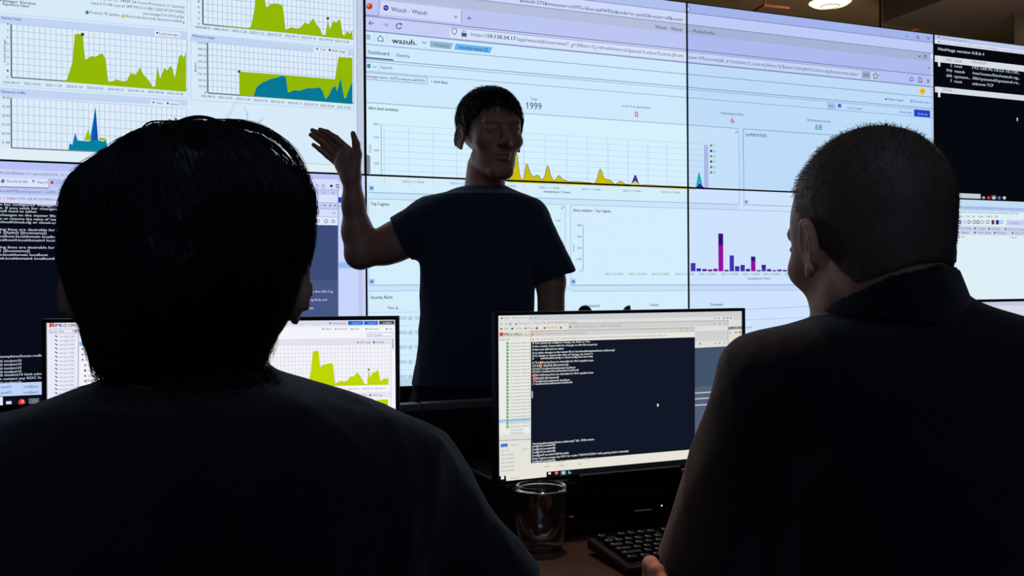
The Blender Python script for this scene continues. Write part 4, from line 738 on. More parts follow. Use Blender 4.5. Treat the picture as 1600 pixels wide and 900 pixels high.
    for t, y, xe in (("# Your system has configured 'manage_etc_hosts' as True.", 537.6, 921), ('# As a result, if you wish for changes to this file to persist', 542.6, 932), ('# then you will need to either', 547.6, 880), ('# a.) make changes to the master file in /etc/cloud/templates/hosts.redhat.tmpl', 552.8, 959), ("# b.) change or remove the value of 'manage_etc_hosts' in", 557.4, 925), ('#         /etc/cloud/cloud.cfg or cloud-config from user-data', 561.6, 925),
                     ('# The following lines are desirable for IPv4 capable hosts', 568, 926), ('127.0.0.1 {{fqdn}} {{hostname}}', 573, 887), ('127.0.0.1 localhost.localdomain localhost', 578, 898), ('127.0.0.1 localhost4.localdomain4 localhost4', 582.4, 903),
                     ('# The following lines are desirable for IPv6 capable hosts', 587.6, 926), ('::1 {{fqdn}} {{hostname}}', 592.6, 872), ('::1 localhost.localdomain localhost', 597.4, 889), ('::1 localhost6.localdomain6 localhost6', 601.4, 893),
                     ('"/etc/cloud/templates/hosts.redhat.tmpl" 26L, 703B written', 694.8, 927), ('[root@pve01 joe student10]#', 698.6, 866.6), ('[root@pve01 joe student10]#', 703.4, 866.6), ('[root@pve01 joe student10]#', 708, 866.6), ('[root@pve01 joe student10]# kinit admin', 713, 887.6), ("kinit: Cannot contact any KDC for realm 'CSIS.PACE.EDU' while getting initial credentials", 718, 981), ('[root@pve01 joe student10]#', 722.4, 866.6)):
        S.T(t, 830.6, y, xe, 3.1, tw, True, 11)
    for (x0, x1, y0, y1) in ((841.6, 845.6, 564.6, 575), (832, 836, 584, 595)): S.R(x0, y0, x1, y1, (200, 82, 40), 10)
    S.R(829.6, 611, 831.4, 622, (180, 190, 196), 11); S.poly([(1025.4, 630), (1028, 632), (1027, 635.6), (1025.6, 634.6)], (250, 250, 250), 11)
    # task bar
    S.poly([(760, 745.4), (1180, 707), (1180, 790), (760, 800)], (14, 15, 20), 10); S.R(781.6, 743.6, 786.4, 748.6, (235, 238, 240), 12); S.poly([(789, 742.6), (852.6, 736), (852.6, 744.6), (790, 751)], (232, 228, 216), 12); S.T('Search', 797, 748, 809, 3, (150, 150, 144), False, 13)
    S.R(855.4, 737.6, 859.4, 741, (220, 224, 226), 12); S.dot(868, 738.6, 3, (196, 64, 74), 12); S.dot(868.6, 738, 1.3, (240, 170, 170), 13); S.R(874, 734.6, 884, 742.6, (70, 76, 78), 12); S.dot(879, 738, 2.8, (210, 200, 190), 13); S.poly([(887, 734), (889, 737), (892, 737.6), (888.6, 740.4), (886, 739)], (70, 190, 215), 13)
def right_screen(S):
    S.R(1300, 400, 2200, 900, (214, 216, 236), 0); S.R(1300, 400, 2200, 484, (196, 200, 226), 1)
monitor('left monitor with green chart, in front of the dark haired man', (-.711, 1.51, CAMH - .0484), (-.183, 1.545, CAMH - .0484), .297, left_screen)
BASEZ['central '] = .1015
S2, F2, W2 = monitor('central monitor with black console window, behind the glass tumbler', (-.0265, 1.782, CAMH - .0496), (.4625, 1.993, CAMH - .0496), .2995, centre_screen, chin=.006)
monitor('right monitor mostly hidden behind the short haired man\'s shoulder', (1.07, 2.3, CAMH - .0405), (1.53, 2.55, CAMH - .0405), .297, right_screen)
# small desktop computer lying under the central monitor
t = thing('desktop_computer', 'flat black desktop computer lying under the central monitor', 'computer', F2 @ Vector((.24, .15, -.41)), 0)
zt = DZ - F2.translation.z
obj('case', bx((.02, -.012, zt), (.44, .3, zt + .1), F2, .004), M_blk, t)
obj('front_panel', bx((.022, -.016, zt + .004), (.438, -.0122, zt + .096), F2, .001), M_gloss, t)
def on_pc(px, py):
    d = P(px, py, 1) - CO; n = Matrix.Rotation(math.atan2(F2[1][0], F2[0][0]), 3, 'Z') @ Vector((0, 1, 0)); o = F2 @ Vector((0, -.0165, 0))
    return F2.inverted() @ (CO + d * ((o - CO).dot(n) / d.dot(n)))
for px, py, w_, nm, c in ((1005, 797, .037, 'drive_slot', (92, 96, 104)), (893, 807, .009, 'port', (96, 98, 102))):
    q = on_pc(px, py); obj(nm, bx((q.x - w_ / 2, -.0175, q.z - .0014), (q.x + w_ / 2, -.0162, q.z + .0014), F2), mat('slot_grey', (240, 242, 246), .35), t)
q = on_pc(1034, 790); led = obj('power_light', lathe([(0, 0), (.0016, 0), (.0016, .001), (0, .001)], 12, F2 @ Matrix.Translation((q.x, -.0162, q.z)) @ Matrix.Rotation(math.pi / 2, 4, 'X')), emis((230, 235, 240), 1.0), t)

# two round topped speakers standing on the partition rail, just showing over the monitor
for px, cut, lab in ((914, False, 'dark rounded speaker top over the central monitor, left one'), (984, True, 'dark rounded speaker top over the central monitor, right one')):
    d = P(px, 488, 1) - CO; o_ = DM @ Vector((0, .0175, 0)); n_ = Vector((-math.sin(TH), math.cos(TH), 0))
    c = CO + d * ((o_ - CO).dot(n_) / d.dot(n_)); r = 11 * c.y / FPX; M = Matrix.Translation((c.x, c.y, 0)); z0 = .9525
    t = thing('desk_speaker', lab, 'speaker', (c.x, c.y, z0), 0, 'rounded speakers behind the central monitor')
    prof = [(0, z0 + .05), (r * .8, z0 + .05), (r, z0 + .06), (r, c.z)] + [(r * math.cos(a), c.z + r * math.sin(a)) for a in np.linspace(.1, math.pi / 2, 10)[:-1]] + [(0, c.z + r)]
    bm = lathe(prof, 32, M)
    if cut:
        bmesh.ops.bisect_plane(bm, geom=bm.verts[:] + bm.edges[:] + bm.faces[:], plane_co=(c.x + .0005, c.y, c.z), plane_no=(1, 0, 0), clear_outer=True)
        bmesh.ops.holes_fill(bm, edges=[e for e in bm.edges if e.is_boundary])
    obj('body', bm, mat('speaker_dark', (34, 44, 46), .5), t, True)
    obj('foot', lathe([(0, z0), (.016, z0), (.016, z0 + .004), (.006, z0 + .008), (.006, z0 + .0498), (0, z0 + .0498)], 24, M), M_blk, t)

# double walled glass
gx, gy = P(846, 858, 1.729).x, 1.729
M_glass = mat('clear_glass', (250, 250, 250), .0, trans=1)
H = .116
def outer(z):  # outer radius by height
    t = z / H; return .034 + .0135 * math.sin(min(1, t * 1.35 + .02) * math.pi / 2) - .0035 * max(0, t - .55) / .45
po = [(0, 0), (.026, 0), (.0325, .002)] + [(outer(z), z) for z in np.linspace(.006, H - .003, 26)]
lip = [(outer(H) - .0006, H - .0008), (outer(H) - .0018, H), (outer(H) - .003, H - .0012)]
def inner(z): t = min(1, max(0, (z - .018) / (H * .62))); return (outer(H) - .003) * (1 - (1 - t) ** 2.4) ** .5
pi_ = [(inner(z), z) for z in (H - .018) * np.linspace(1, 0, 34)[1:-1] ** 1.6 + .018] + [(0, .018)]
bm = lathe(po + lip + pi_, 72, Matrix.Translation((gx, gy, DZ + .0003)))
cav = [(0, .004), (.03, .0045)] + [(outer(z) - .0017, z) for z in np.linspace(.009, H - .008, 24)] + [(outer(H) - .0034, H - .006)] + [(max(inner(z) + .0016, .001), z - .001) for z in (H - .026) * np.linspace(1, .05, 30) ** 1.6 + .0185] + [(0, .0158)]
bmc = lathe(cav, 72, Matrix.Translation((gx, gy, DZ + .0003)))
bmesh.ops.recalc_face_normals(bm, faces=bm.faces); bmesh.ops.recalc_face_normals(bmc, faces=bmc.faces)
bmesh.ops.reverse_faces(bmc, faces=bmc.faces)
m1 = bpy.data.meshes.new('x'); bmc.to_mesh(m1); bmc.free(); bm.from_mesh(m1)
me = bpy.data.meshes.new('glass_tumbler'); bm.to_mesh(me); bm.free(); me.polygons.foreach_set('use_smooth', [True] * len(me.polygons))
gl = link('glass_tumbler', me, M_glass); tag(gl, 'clear double walled glass tumbler standing on the desk', 'glass')

# keyboard
kc = P(917, 843, 1.71); kb_o = Vector((kc.x, kc.y, DZ)); kf = P(984, 893, 1.56)
kd = Vector((kf.x - kc.x, kf.y - kc.y, 0)); kl = .155; ka = math.atan2(kd.y, kd.x) + math.pi / 2
KM = Matrix.Translation(kb_o) @ Matrix.Rotation(ka, 4, 'Z')          # x right along rows, y away
kb = thing('keyboard', 'black full size keyboard beside the glass tumbler', 'keyboard', kb_o, ka)
bm = bmesh.new(); n = 6
vs = [(-.0, .0, .008), (.45, 0, .008), (.45, -kl, .004), (0, -kl, .004), (0, 0, .026), (.45, 0, .026), (.45, -kl, .014), (0, -kl, .014)]
V = [bm.verts.new(KM @ Vector(v)) for v in vs]
for f in ((0, 1, 2, 3), (7, 6, 5, 4), (0, 4, 5, 1), (1, 5, 6, 2), (2, 6, 7, 3), (3, 7, 4, 0)): bm.faces.new([V[i] for i in f])
bmesh.ops.bevel(bm, geom=bm.edges[:], offset=.002, segments=2, affect='EDGES')
obj('case', bm, M_blk, kb)
obj('foot', bx((.03, -.03, 0), (.06, -.01, .0095), KM), M_blk, kb); obj('foot', bx((.39, -.03, 0), (.42, -.01, .0095), KM), M_blk, kb); obj('foot', bx((.03, -kl + .01, 0), (.42, -kl + .02, .005), KM), M_blk, kb)
tilt = math.atan2(.012, kl); _km = {}
def key(x, y, wd, dp=.0165):
    k = round(wd, 4)
    if k not in _km:
        b = bmesh.new(); a, c = wd / 2 - .0009, dp / 2 - .0009; a2, c2 = a - .0022, c - .0018
        vv = [b.verts.new(p) for p in ((-a, -c, 0), (a, -c, 0), (a, c, 0), (-a, c, 0), (-a2, -c2, .007), (a2, -c2, .007), (a2, c2, .0075), (-a2, c2, .0075))]
        for f in ((3, 2, 1, 0), (4, 5, 6, 7), (0, 1, 5, 4), (1, 2, 6, 5), (2, 3, 7, 6), (3, 0, 4, 7)): b.faces.new([vv[i] for i in f])
        bmesh.ops.bevel(b, geom=b.edges[:], offset=.0006, segments=2, affect='EDGES')
        q0 = [b.verts.new(p) for p in ((-a2 * .75, c2 * .1, .00745), (-a2 * .75 + .0032, c2 * .1, .00745), (-a2 * .75 + .0032, c2 * .72, .0077), (-a2 * .75, c2 * .72, .0077))]; lf = b.faces.new(q0); lf.material_index = 1
        m = bpy.data.meshes.new('key'); b.to_mesh(m); b.free(); m.materials.append(mat('key_plastic', (20, 20, 23), .3)); m.materials.append(mat('key_legend', (215, 215, 220), .5)); _km[k] = m
    o = bpy.data.objects.new('key', _km[k]); C.objects.link(o); o.parent = kb; o.matrix_parent_inverse = kb.matrix_basis.inverted()
    o.matrix_basis = KM @ Matrix.Translation((x, y, .026 + y * math.tan(tilt) + .0002)) @ Matrix.Rotation(tilt, 4, 'X')
pt = .019
rows_ = [[1] + [0] + [1, 1, 1, 1] + [-.5] + [1] * 4 + [-.5] + [1] * 4, [1] * 13 + [2], [1.5] + [1] * 12 + [1.5], [1.75] + [1] * 11 + [2.25], [2.25] + [1] * 10 + [2.75], [1.25, 1.25, 1.25, 6.25, 1.25, 1.25, 1.25, 1.25]]
for r, row in enumerate(rows_):
    x = .012; y = -.014 - r * .0205 - (.006 if r else 0)
    for wdt in row:
        if wdt > 0: key(x + wdt * pt / 2, y, wdt * pt)
        x += abs(wdt) * pt if wdt else pt
    if r not in (3,):
        for k in range(3):
            if r == 4 and k != 1: continue
            key(.30 + k * pt, y, pt)
# ------------------------------------------------------------------ people
M_skin = mat('skin', (196, 142, 116), .5, sub=.12, bump=.08, bscale=400)
M_skin2 = mat('skin_light', (206, 156, 132), .5, sub=.12, bump=.08, bscale=400)
M_hairk = mat('hair_black', (30, 31, 36), .42, spec=.35)
M_hairg = mat('hair_brown_grey', (104, 90, 80), .5, spec=.3)
M_tee = mat('tee_navy', (50, 62, 82), .9, bump=.4, bscale=900, sheen=.25, spec=.15)
M_blackcloth = mat('cloth_black', (22, 22, 27), .85, bump=.5, bscale=700, sheen=.35, spec=.15)
M_blackshirt = mat('polo_black', (24, 25, 32), .85, bump=.5, bscale=700, sheen=.3, spec=.15)
M_trou = mat('trousers', (22, 24, 30), .9, bump=.4, bscale=600)
M_shoe = mat('shoe', (16, 15, 15), .5)

def frame_at(org, yaw, pitch=0, roll=0):               # local y is the way the face looks; yaw 0 looks along +Y
    return Matrix.Translation(org) @ Matrix.Rotation(yaw, 4, 'Z') @ Matrix.Rotation(pitch, 4, 'X') @ Matrix.Rotation(roll, 4, 'Y')
def head_ops(M, ear_out=0.0, sc_=1.0):
    M = M @ Matrix.Scale(sc_, 4); L = lambda f: Local2(f, M, sc_)
    o = [('u', 0, L(Ell((0, -.014, .042), (.0755, .094, .084)))), ('u', .02, L(Ell((0, .03, .02), (.063, .06, .074)))), ('u', .02, L(Ell((0, .036, -.045), (.05, .05, .056)))),
         ('u', .012, L(Ell((0, .07, -.09), (.022, .02, .018))))]
    for s in (-1, 1):
        o += [('u', .02, L(Cone((s * .043, .006, -.05), (s * .018, .068, -.09), .013, .015))), ('u', .02, L(Ell((s * .043, .056, -.012), (.021, .02, .018)))),
              ('u', .01, L(Cone((s * .04, .077, .036), (s * .01, .088, .034), .009, .01)))]
    o += [('u', .01, L(Cone((0, .086, .026), (0, .108, -.016), .0085, .0115)))]
    for s in (-1, 1): o += [('u', .006, L(Ell((s * .0125, .098, -.021), (.008, .009, .0075))))]
    for s in (-1, 1): o += [('s', .012, L(Ell((s * .032, .102, .014), (.019, .016, .013))))]
    for s in (-1, 1): o += [('u', .004, L(Ell((s * .031, .075, .014), (.0135, .0125, .0115)))), ('u', .003, L(Cone((s * .044, .079, .018), (s * .02, .0865, .0195), .004, .004)))]
    o += [('u', .008, L(Ell((0, .0835, -.0465), (.021, .0125, .0055)))), ('u', .006, L(Ell((0, .0815, -.058), (.018, .0125, .006)))), ('s', .003, L(Ell((0, .1, -.052), (.02, .008, .0012))))]
    for s in (-1, 1):
        R = Matrix.Rotation(s * .35 + s * ear_out, 3, 'Z') @ Matrix.Rotation(-.18, 3, 'X')
        c = Vector((s * (.079 + ear_out * .01), -.012, .0))
        o += [('u', .004, L(Ell(c, (.0065, .0175, .031), R))), ('s', .003, L(Ell(c + Vector((s * .0075, .003, .003)), (.0062, .0105, .0185), R))), ('u', .002, L(Cone(c + Vector((s * .003, .004, .008)), c + Vector((s * .003, .002, -.012)), .0022, .003)))]
        rim = [(math.cos(t) * .0165 - .0, math.sin(t) * .029) for t in np.linspace(-.9, 3.6, 10)]
        Rm = np.array(R)
        pr = [A(c) + Rm @ np.array([s * .0045, -x, z]) for x, z in rim]
        for a, b in zip(pr, pr[1:]): o += [('u', .002, L(Cone(a, b, .0032, .0032)))]
        o += [('u', .003, L(Ell(c + Vector((s * .001, .007, -.026)), (.0048, .007, .008))))]
    return o
class Local2:
    def __init__(s, f, M, k): s.f = f; Mi = np.array(M.inverted()); s.R, s.t, s.k = Mi[:3, :3], Mi[:3, 3], k
    def __call__(s, p): return s.f(p @ s.R.T + s.t) * s.k
def chain(pts, rs, k=.006):
    return [('u', k, Cone(a, b, r1, r2)) for a, b, r1, r2 in zip(pts, pts[1:], rs, rs[1:])]
def hand(wrist, d, n, side, curl=.35, sc_=1.0, k=.004, spread=.12, thumb=.6):
    """d: finger direction, n: out of the back of the hand, side: +1 thumb towards d x n"""
    d = Vector(d).normalized(); n = Vector(n); n = (n - d * n.dot(d)).normalized(); s = d.cross(n) * side; w = Vector(wrist); o = []
    for j, (off, L1, r) in enumerate(((.028, .043, .0092), (.0095, .048, .0094), (-.0095, .044, .0088), (-.0265, .034, .0078))):
        off *= sc_; kn = w + d * .088 * sc_ * (1 - .03 * j) + s * off
        o += [('u', .012, Cone(w + d * .012 + s * off * .45, kn - n * .002, .0135 * sc_, .011 * sc_))]
        dd = (d + s * spread * (1.2 - .8 * j)).normalized(); p = kn; L = L1 * sc_; a = 0; rr = r * sc_
        for seg in range(3):
            a += curl * (1 + .35 * seg) * (1 + .12 * j); q = p + (dd * math.cos(a) - n * math.sin(a)) * L
            o += [('u', k, Cone(p, q, rr, rr * .88))]; p = q; L *= .68; rr *= .88
    b = w + d * .022 * sc_ + s * .02 * sc_; p1 = b + (d * .7 + s * .75 - n * .25).normalized() * .038 * sc_; p2 = p1 + (d * 1 + s * (.75 - thumb) - n * .35).normalized() * .032 * sc_; p3 = p2 + (d * 1 - s * (thumb - .2) - n * .4).normalized() * .025 * sc_
    o += [('u', .012, Cone(b, p1, .016 * sc_, .0125 * sc_)), ('u', k, Cone(p1, p2, .0115 * sc_, .0105 * sc_)), ('u', k, Cone(p2, p3, .0105 * sc_, .0085 * sc_))]
    return o
def rows_px(tab, Z, dy=0):                              # (y px, left px, right px, half depth m, centre shift m)
    out = []
    for y, xl, xr, hd, *c in tab:
        a = P(xl, y, Z); b = P(xr, y, Z); out.append((.5 * (a.z + b.z), (a.x + b.x) / 2, Z + dy + (c[0] if c else 0), (b.x - a.x) / 2, hd))
    return out
def legs_seated(hipL, hipR, kneeL, kneeR, r=(.085, .06, .045)):
    o = []
    for h, k in ((hipL, kneeL), (hipR, kneeR)):
        a = Vector((k[0], k[1] - .02, .1)); o += [('u', .04, Cone(h, k, r[0], r[1])), ('u', .03, Cone(k, a, r[1], r[2]))]
    return o
def shoe(parent, x, y, yaw, sx=1):
    M = Matrix.Translation((x, y, 0)) @ Matrix.Rotation(yaw, 4, 'Z'); L = lambda f: Local(f, M)
    o, _ = sdf_mesh('shoe', [('u', 0, L(Ell((0, .02, .05), (.045, .07, .05)))), ('u', .03, L(Ell((0, .12, .035), (.047, .09, .035)))), ('i', 0, L(Plane((0, 0, .003), (0, 0, -1))))], (x - .25, y - .25, -.01), (x + .25, y + .25, .15), .006, M_shoe, parent)
def chair(name, label, x, y, yaw, seat=.44, back=.78):
    t = thing('office_chair', label, 'chair', (x, y, 0), yaw, 'office chairs at the desk'); M = Matrix.Translation((x, y, 0)) @ Matrix.Rotation(yaw, 4, 'Z')
    obj('seat', bx((-.24, -.22, seat - .08), (.24, .24, seat), M, .03), M_trou, t, True)
    obj('backrest', bx((-.2, -.29, seat + .1), (.2, -.245, back), M, .02), M_trou, t, True)
    bm = bmesh.new(); tube(bm, [M @ Vector(p) for p in ((0, -.1, seat - .085), (0, -.27, seat - .07), (0, -.31, seat + .05), (0, -.3, seat + .25))], .014); obj('back_bar', bm, M_blk, t, True)
    bm = bmesh.new(); tube(bm, [M @ Vector((0, 0, .09)), M @ Vector((0, 0, seat - .082))], .025, 16); obj('column', bm, M_blk, t, True)
    for k in range(5):
        a = k * 1.2566 + .3; e = Vector((math.cos(a) * .29, math.sin(a) * .29, .075)); bm = bmesh.new(); tube(bm, [M @ Vector((0, 0, .1)), M @ e], [.022, .014]); g = obj('base_arm', bm, M_blk, t, True)
        obj('castor', lathe([(0, -.012), (.03, -.012), (.03, .012), (0, .012)], 18, M @ Matrix.Translation((e.x, e.y, .031)) @ Matrix.Rotation(a, 4, 'Z') @ Matrix.Rotation(math.pi / 2, 4, 'X')), M_blk, g, True)

# ================================================================== the standing presenter
Z1 = 2.55
pr = thing('person', 'standing man in a dark t-shirt with his raised hand in front of the video wall', 'person', (P(745, 450, Z1).x, Z1, 0), 0)
q = lambda x, y, dz=0: P(x, y, Z1 + dz)
torso1 = rows_px([(286, 730, 787, .05, .03), (290, 722, 792, .058, .025), (295, 706, 801, .066, .02), (300, 693, 812, .074, .015), (306, 673, 826, .084), (313, 656, 840, .092), (322, 646, 850, .1), (335, 641, 857, .108), (355, 646, 858, .115), (375, 650, 852, .118), (393, 653.5, 845, .118), (410, 656, 839, .116), (424, 657, 836.5, .115), (458, 656.5, 834, .112), (490, 656.5, 834, .112), (513, 653.6, 835, .114), (537, 653, 837, .116), (561, 650.5, 839, .12), (580, 646, 841, .122), (600, 642, 843, .124), (640, 648, 838, .12)], Z1)
# raised arm, hand and hanging arm
armR = [('u', .03, Cone(q(672, 352), q(603, 384), .068, .047)), ('u', .02, Cone(q(612, 381), q(563, 397), .046, .038)), ('u', .015, Cone(q(563, 396), q(558, 360), .0385, .038)), ('u', .015, Cone(q(558, 362), q(552, 315, -.02), .038, .0265)), ('u', .015, Cone(q(552, 320, -.02), q(550, 282, -.03), .0275, .0228))]
hz = -.035
fingers = chain([q(542, 232, hz), q(525, 216.4, hz - .01), q(511, 207.2, hz - .02), q(500, 203, hz - .03)], [.0098, .0088, .0078, .0064], .003) \
    + chain([q(536, 238, hz), q(515, 220, hz + .005), q(500, 209.6, hz + .004), q(488, 203.6, hz)], [.0098, .0088, .0078, .0062], .003) \
    + chain([q(531, 246, hz + .008), q(510, 229, hz + .02), q(496, 217.6, hz + .02), q(485.6, 210.4, hz + .018)], [.0095, .0082, .0072, .006], .003) \
    + chain([q(528, 256, hz + .012), q(511, 243, hz + .02), q(499.6, 233.4, hz + .02), q(489.4, 226, hz + .018)], [.0088, .0074, .0064, .0052], .003)
palm = [('u', .012, Cone(q(549, 278, hz + .003), q(543, 237, hz), .019, .0155)), ('u', .012, Cone(q(547, 276, hz + .003), q(536, 243, hz), .019, .014)), ('u', .012, Cone(q(545, 275, hz + .005), q(531, 250, hz + .006), .018, .0125)), ('u', .012, Cone(q(548, 280, -.03), q(530, 259, hz + .01), .018, .011)),
        ('u', .012, Cone(q(553, 272, hz - .003), q(557.5, 240, hz - .012), .017, .0125))] + chain([q(557.6, 243, hz - .012), q(556.4, 225, hz - .02), q(551.6, 208.4, hz - .026)], [.0128, .0098, .0066], .004)
armL = [('u', .03, Cone(q(826, 352), q(861, 440), .06, .036)), ('u', .015, Cone(q(861, 436), q(861, 520, .0), .0355, .035)), ('u', .015, Cone(q(861, 518), q(856, 625, -.06), .036, .024))]
H1 = frame_at(q(770, 217), math.pi - (-.42), -.04, .0); H1 = Matrix.Translation(q(767, 216)) @ Matrix.Rotation(math.pi + .40, 4, 'Z') @ Matrix.Rotation(-.05, 4, 'X')
neck1 = [('u', .015, Cone(q(759, 262, .03), q(757, 305, .03), .049, .055))]
legs1 = []
for x in (694, 792):
    legs1 += [('u', .03, Cone(q(x, 655), q(x - 2, 870), .082, .06)), ('u', .02, Cone(q(x - 2, 870), q(x, 1125, .02), .058, .042))]
body_ops = [('u', 0, Off(Rows(torso1), -.012))] + armR + palm + fingers + armL + hand(q(856, 628, -.06), (-.05, -.1, -1), (1, 0, 0), -1, .25) + legs1 + neck1 + head_ops(H1)
body1, _ = sdf_mesh('body', body_ops, (-.6, 2.2, .03), (.25, 2.85, 1.75), .0032, M_skin, pr)
hem = [q(612, 347), q(641, 405)]
hn = Vector((-(hem[1] - hem[0]).z, 0, (hem[1] - hem[0]).x)); hn = hn if hn.x < 0 else -hn
slR = [('u', 0, Cone(q(676, 352), q(596, 386), .078, .054)), ('i', 0, Plane(hem[0], hn))]
hm2 = [q(900, 424), q(838, 443)]; hn2 = Vector((-(hm2[1] - hm2[0]).z, 0, (hm2[1] - hm2[0]).x)); hn2 = hn2 if hn2.z < 0 else -hn2
class Cut:
    def __init__(s, f, g): s.f, s.g = f, g
    def __call__(s, p): return np.maximum(s.f(p), s.g(p))
shirt_ops = [('u', 0, Cut(Rows(torso1), Plane(q(700, 600), (0, 0, -1)))), ('u', .022, Cut(Cone(q(676, 353), q(594, 386), .076, .052), Plane(hem[0], hn))),
             ('u', .014, Cut(Cone(q(822, 350), q(868, 432), .066, .056), Plane(hm2[0], hn2))), ('d', 0, folds(3, .0035, 7, 14, 42)),
             ('s', .004, Cone(q(757, 270, .025), q(757, 293, .02), .062, .055))]
sdf_mesh('tshirt', shirt_ops, (-.42, 2.3, .85), (.25, 2.8, 1.6), .0034, M_tee, pr)
trou_ops = [('u', 0, Cut(Off(Rows(torso1), -.006), Plane(q(700, 585), (0, 0, 1))))] + [('u', .04, Cone(q(x, 655), q(x - 2, 870), .095, .075)) for x in (694, 792)] + [('u', .02, Cone(q(x - 2, 870), q(x, 1128, .02), .075, .06)) for x in (694, 792)] + [('d', 0, folds(5, .004))]
sdf_mesh('trousers', trou_ops, (-.4, 2.3, .05), (.25, 2.8, 1.12), .006, M_trou, pr)
for x in (694, 792): shoe(pr, q(x, 1150).x, Z1 + .02, math.pi)
# hair: cap and strands
cap_f = [Local2(Ell((0, -.016, .05), (.0815, .1, .0845)), H1, 1), Local2(Plane((0, .083, .047), (0, 1, -.8)), H1, 1), Local2(Plane((0, -.0, .004), (0, .55, -1)), H1, 1)]
def cap1(p): return np.maximum(np.maximum(cap_f[0](p), cap_f[1](p)), cap_f[2](p))
hr1, pts = sdf_mesh('hair', [('u', 0, cap1), ('d', 0, folds(9, .004, 6, 60, 160)), ('u', .004, Local2(Cone((-.079, .018, .05), (-.075, .022, .01), .006, .003), H1, 1)), ('u', .004, Local2(Cone((.079, .018, .05), (.075, .022, .01), .006, .003), H1, 1))], (H1.translation - Vector((.2, .2, .2))), (H1.translation + Vector((.2, .2, .25))), .003, M_hairk, pr)
Mi1 = H1.inverted(); Ri = np.array(H1)[:3, :3]; T0 = A(H1.translation)
def flow_head(R, T, crown, down=.6):
    cw = R @ np.array(crown) + T
    def f(p):
        r = p - cw; r /= np.maximum(np.linalg.norm(r, axis=1, keepdims=True), 1e-6); return r * (1 - down) + np.array([0, 0, -1.0]) * down
    return f
lp = (pts - T0) @ Ri
sel = pts[(lp[:, 2] > .03)]; sel = sel[RNG.choice(len(sel), 1500)]
st = grow(cap_f[0], sel, flow_head(Ri, T0, (0.01, -.06, .14), .45), 7, .008, .005, RNG, .3)
strands_mesh('hair_strands', st, .0006, M_hairk, hr1)

# ================================================================== the dark haired man at the left
Z2 = .8
pl = thing('person', 'seated dark haired man seen from behind in a black t-shirt, filling the left foreground', 'person', (P(305, 450, Z2).x, Z2, 0), 0)
q = lambda x, y, dz=0: P(x, y, Z2 + dz)
H2 = Matrix.Translation(q(299, 446, .0)) @ Matrix.Rotation(.16, 4, 'Z') @ Matrix.Rotation(-.1, 4, 'X')
torso2 = rows_px([(574, 186, 411, .06, .015), (582, 180, 418, .064, .01), (588, 168, 438, .068, .01), (595, 152, 466, .074), (602, 132, 494, .08), (608, 116, 516, .084), (616, 94, 542, .09), (625, 66, 566, .096), (636, 34, 592, .1), (648, 2, 622, .104), (662, -22, 646, .108), (680, -50, 672, .112), (705, -75, 694, .117), (740, -92, 706, .122), (800, -95, 706, .128), (900, -80, 692, .132), (1050, -60, 670, .128), (1250, -50, 660, .125), (1500, -62, 672, .13), (1800, -70, 680, .14), (1860, -60, 670, .14)], Z2)
mir = lambda x: 610 - x
def arm2(m, r0, r1): return [('u', .03, Cone(q(m(640), 752), q(m(762), 950), r0, r1))]
sk2 = []
eb = {}
for nm, m in (('r', lambda x: x), ('l', mir)):
    e = q(m(815), 1010, .02); eb[nm] = e; s_ = 1 if nm == 'r' else -1
    wr = Vector((e.x - s_ * .07, e.y + .33, DZ + .035)); 
    sk2 += [('u', .03, Cone(q(m(622), 770), e, .043, .04)), ('u', .02, Cone(e, wr, .042, .026))] + hand(wr, (-s_ * .25, 1, -.02), (0, 0, 1), -s_, .3)
sk2 += legs_seated(q(200, 1800), q(410, 1800), q(160, 1830, .45), q(450, 1830, .45))
neck2 = [('u', .02, Cone(H2 @ Vector((0, -.028, -.03)), q(300, 610, -.0), .054, .06))]
body2, _ = sdf_mesh('body', [('u', 0, Off(Rows(torso2), -.012))] + sk2 + neck2 + head_ops(H2, .22), (-.75, .55, .05), (.15, 1.5, 1.42), .004, M_skin, pl)
hc = q(838, 888)
sh2 = [('u', 0, Rows(torso2))]
for m in (lambda x: x, mir): sh2 += [('u', .03, Cut(Cone(q(m(620), 766), q(m(786), 958), .0495, .048), Plane(q(m(838), 902), (m(838) - m(700), 0, -(930 - 780) * 1.0)))) ]
sh2 += [('d', 0, folds(21, .006, 9, 18, 60)), ('s', .004, Cone(q(300, 540, .02), q(298, 584, .01), .062, .0585))]
sdf_mesh('tshirt', sh2, (-.75, .55, .42), (.2, 1.1, 1.2), .004, M_blackcloth, pl)
tr2 = [('u', .04, f) for f in ()] + [(a, b, Off(c, .014)) for a, b, c in legs_seated(q(200, 1800), q(410, 1800), q(160, 1830, .45), q(450, 1830, .45))] + [('u', .04, Ell(q(305, 1820), (.19, .14, .1)))]
sdf_mesh('trousers', tr2, (-.75, .5, .08), (.2, 1.45, .65), .008, M_trou, pl)
for x in (160, 450): shoe(pl, q(x, 1830).x, Z2 + .43, 0)
chair('c', 'low backed office chair under the dark haired man', q(305, 0).x, Z2 + .02, 0, .385, .7)
capr = rows_px([(201.5, 300, 350, .012), (203, 288, 366, .03), (209, 263, 385, .046), (215, 249, 396, .058), (222, 237, 405, .066), (230, 222, 415, .073), (238, 211, 424, .079), (248, 199, 434, .085), (259, 183, 446, .09), (270, 168, 456, .094), (285, 146, 469, .097), (305, 135, 486, .1), (330, 130, 487, .102), (360, 129, 487, .102), (385, 129.5, 486, .1), (410, 132, 480, .098), (440, 140, 473, .094), (470, 151, 463, .088), (500, 163, 449, .08), (525, 168, 434, .07), (550, 175, 422, .06), (572, 180, 414, .052)], Z2, -.012)
capr = [(z, cx, cy - .012 * max(0, (1.25 - z) / .1), hw, hd) for z, cx, cy, hw, hd in capr]
cap2 = Rows(capr, 2.1)
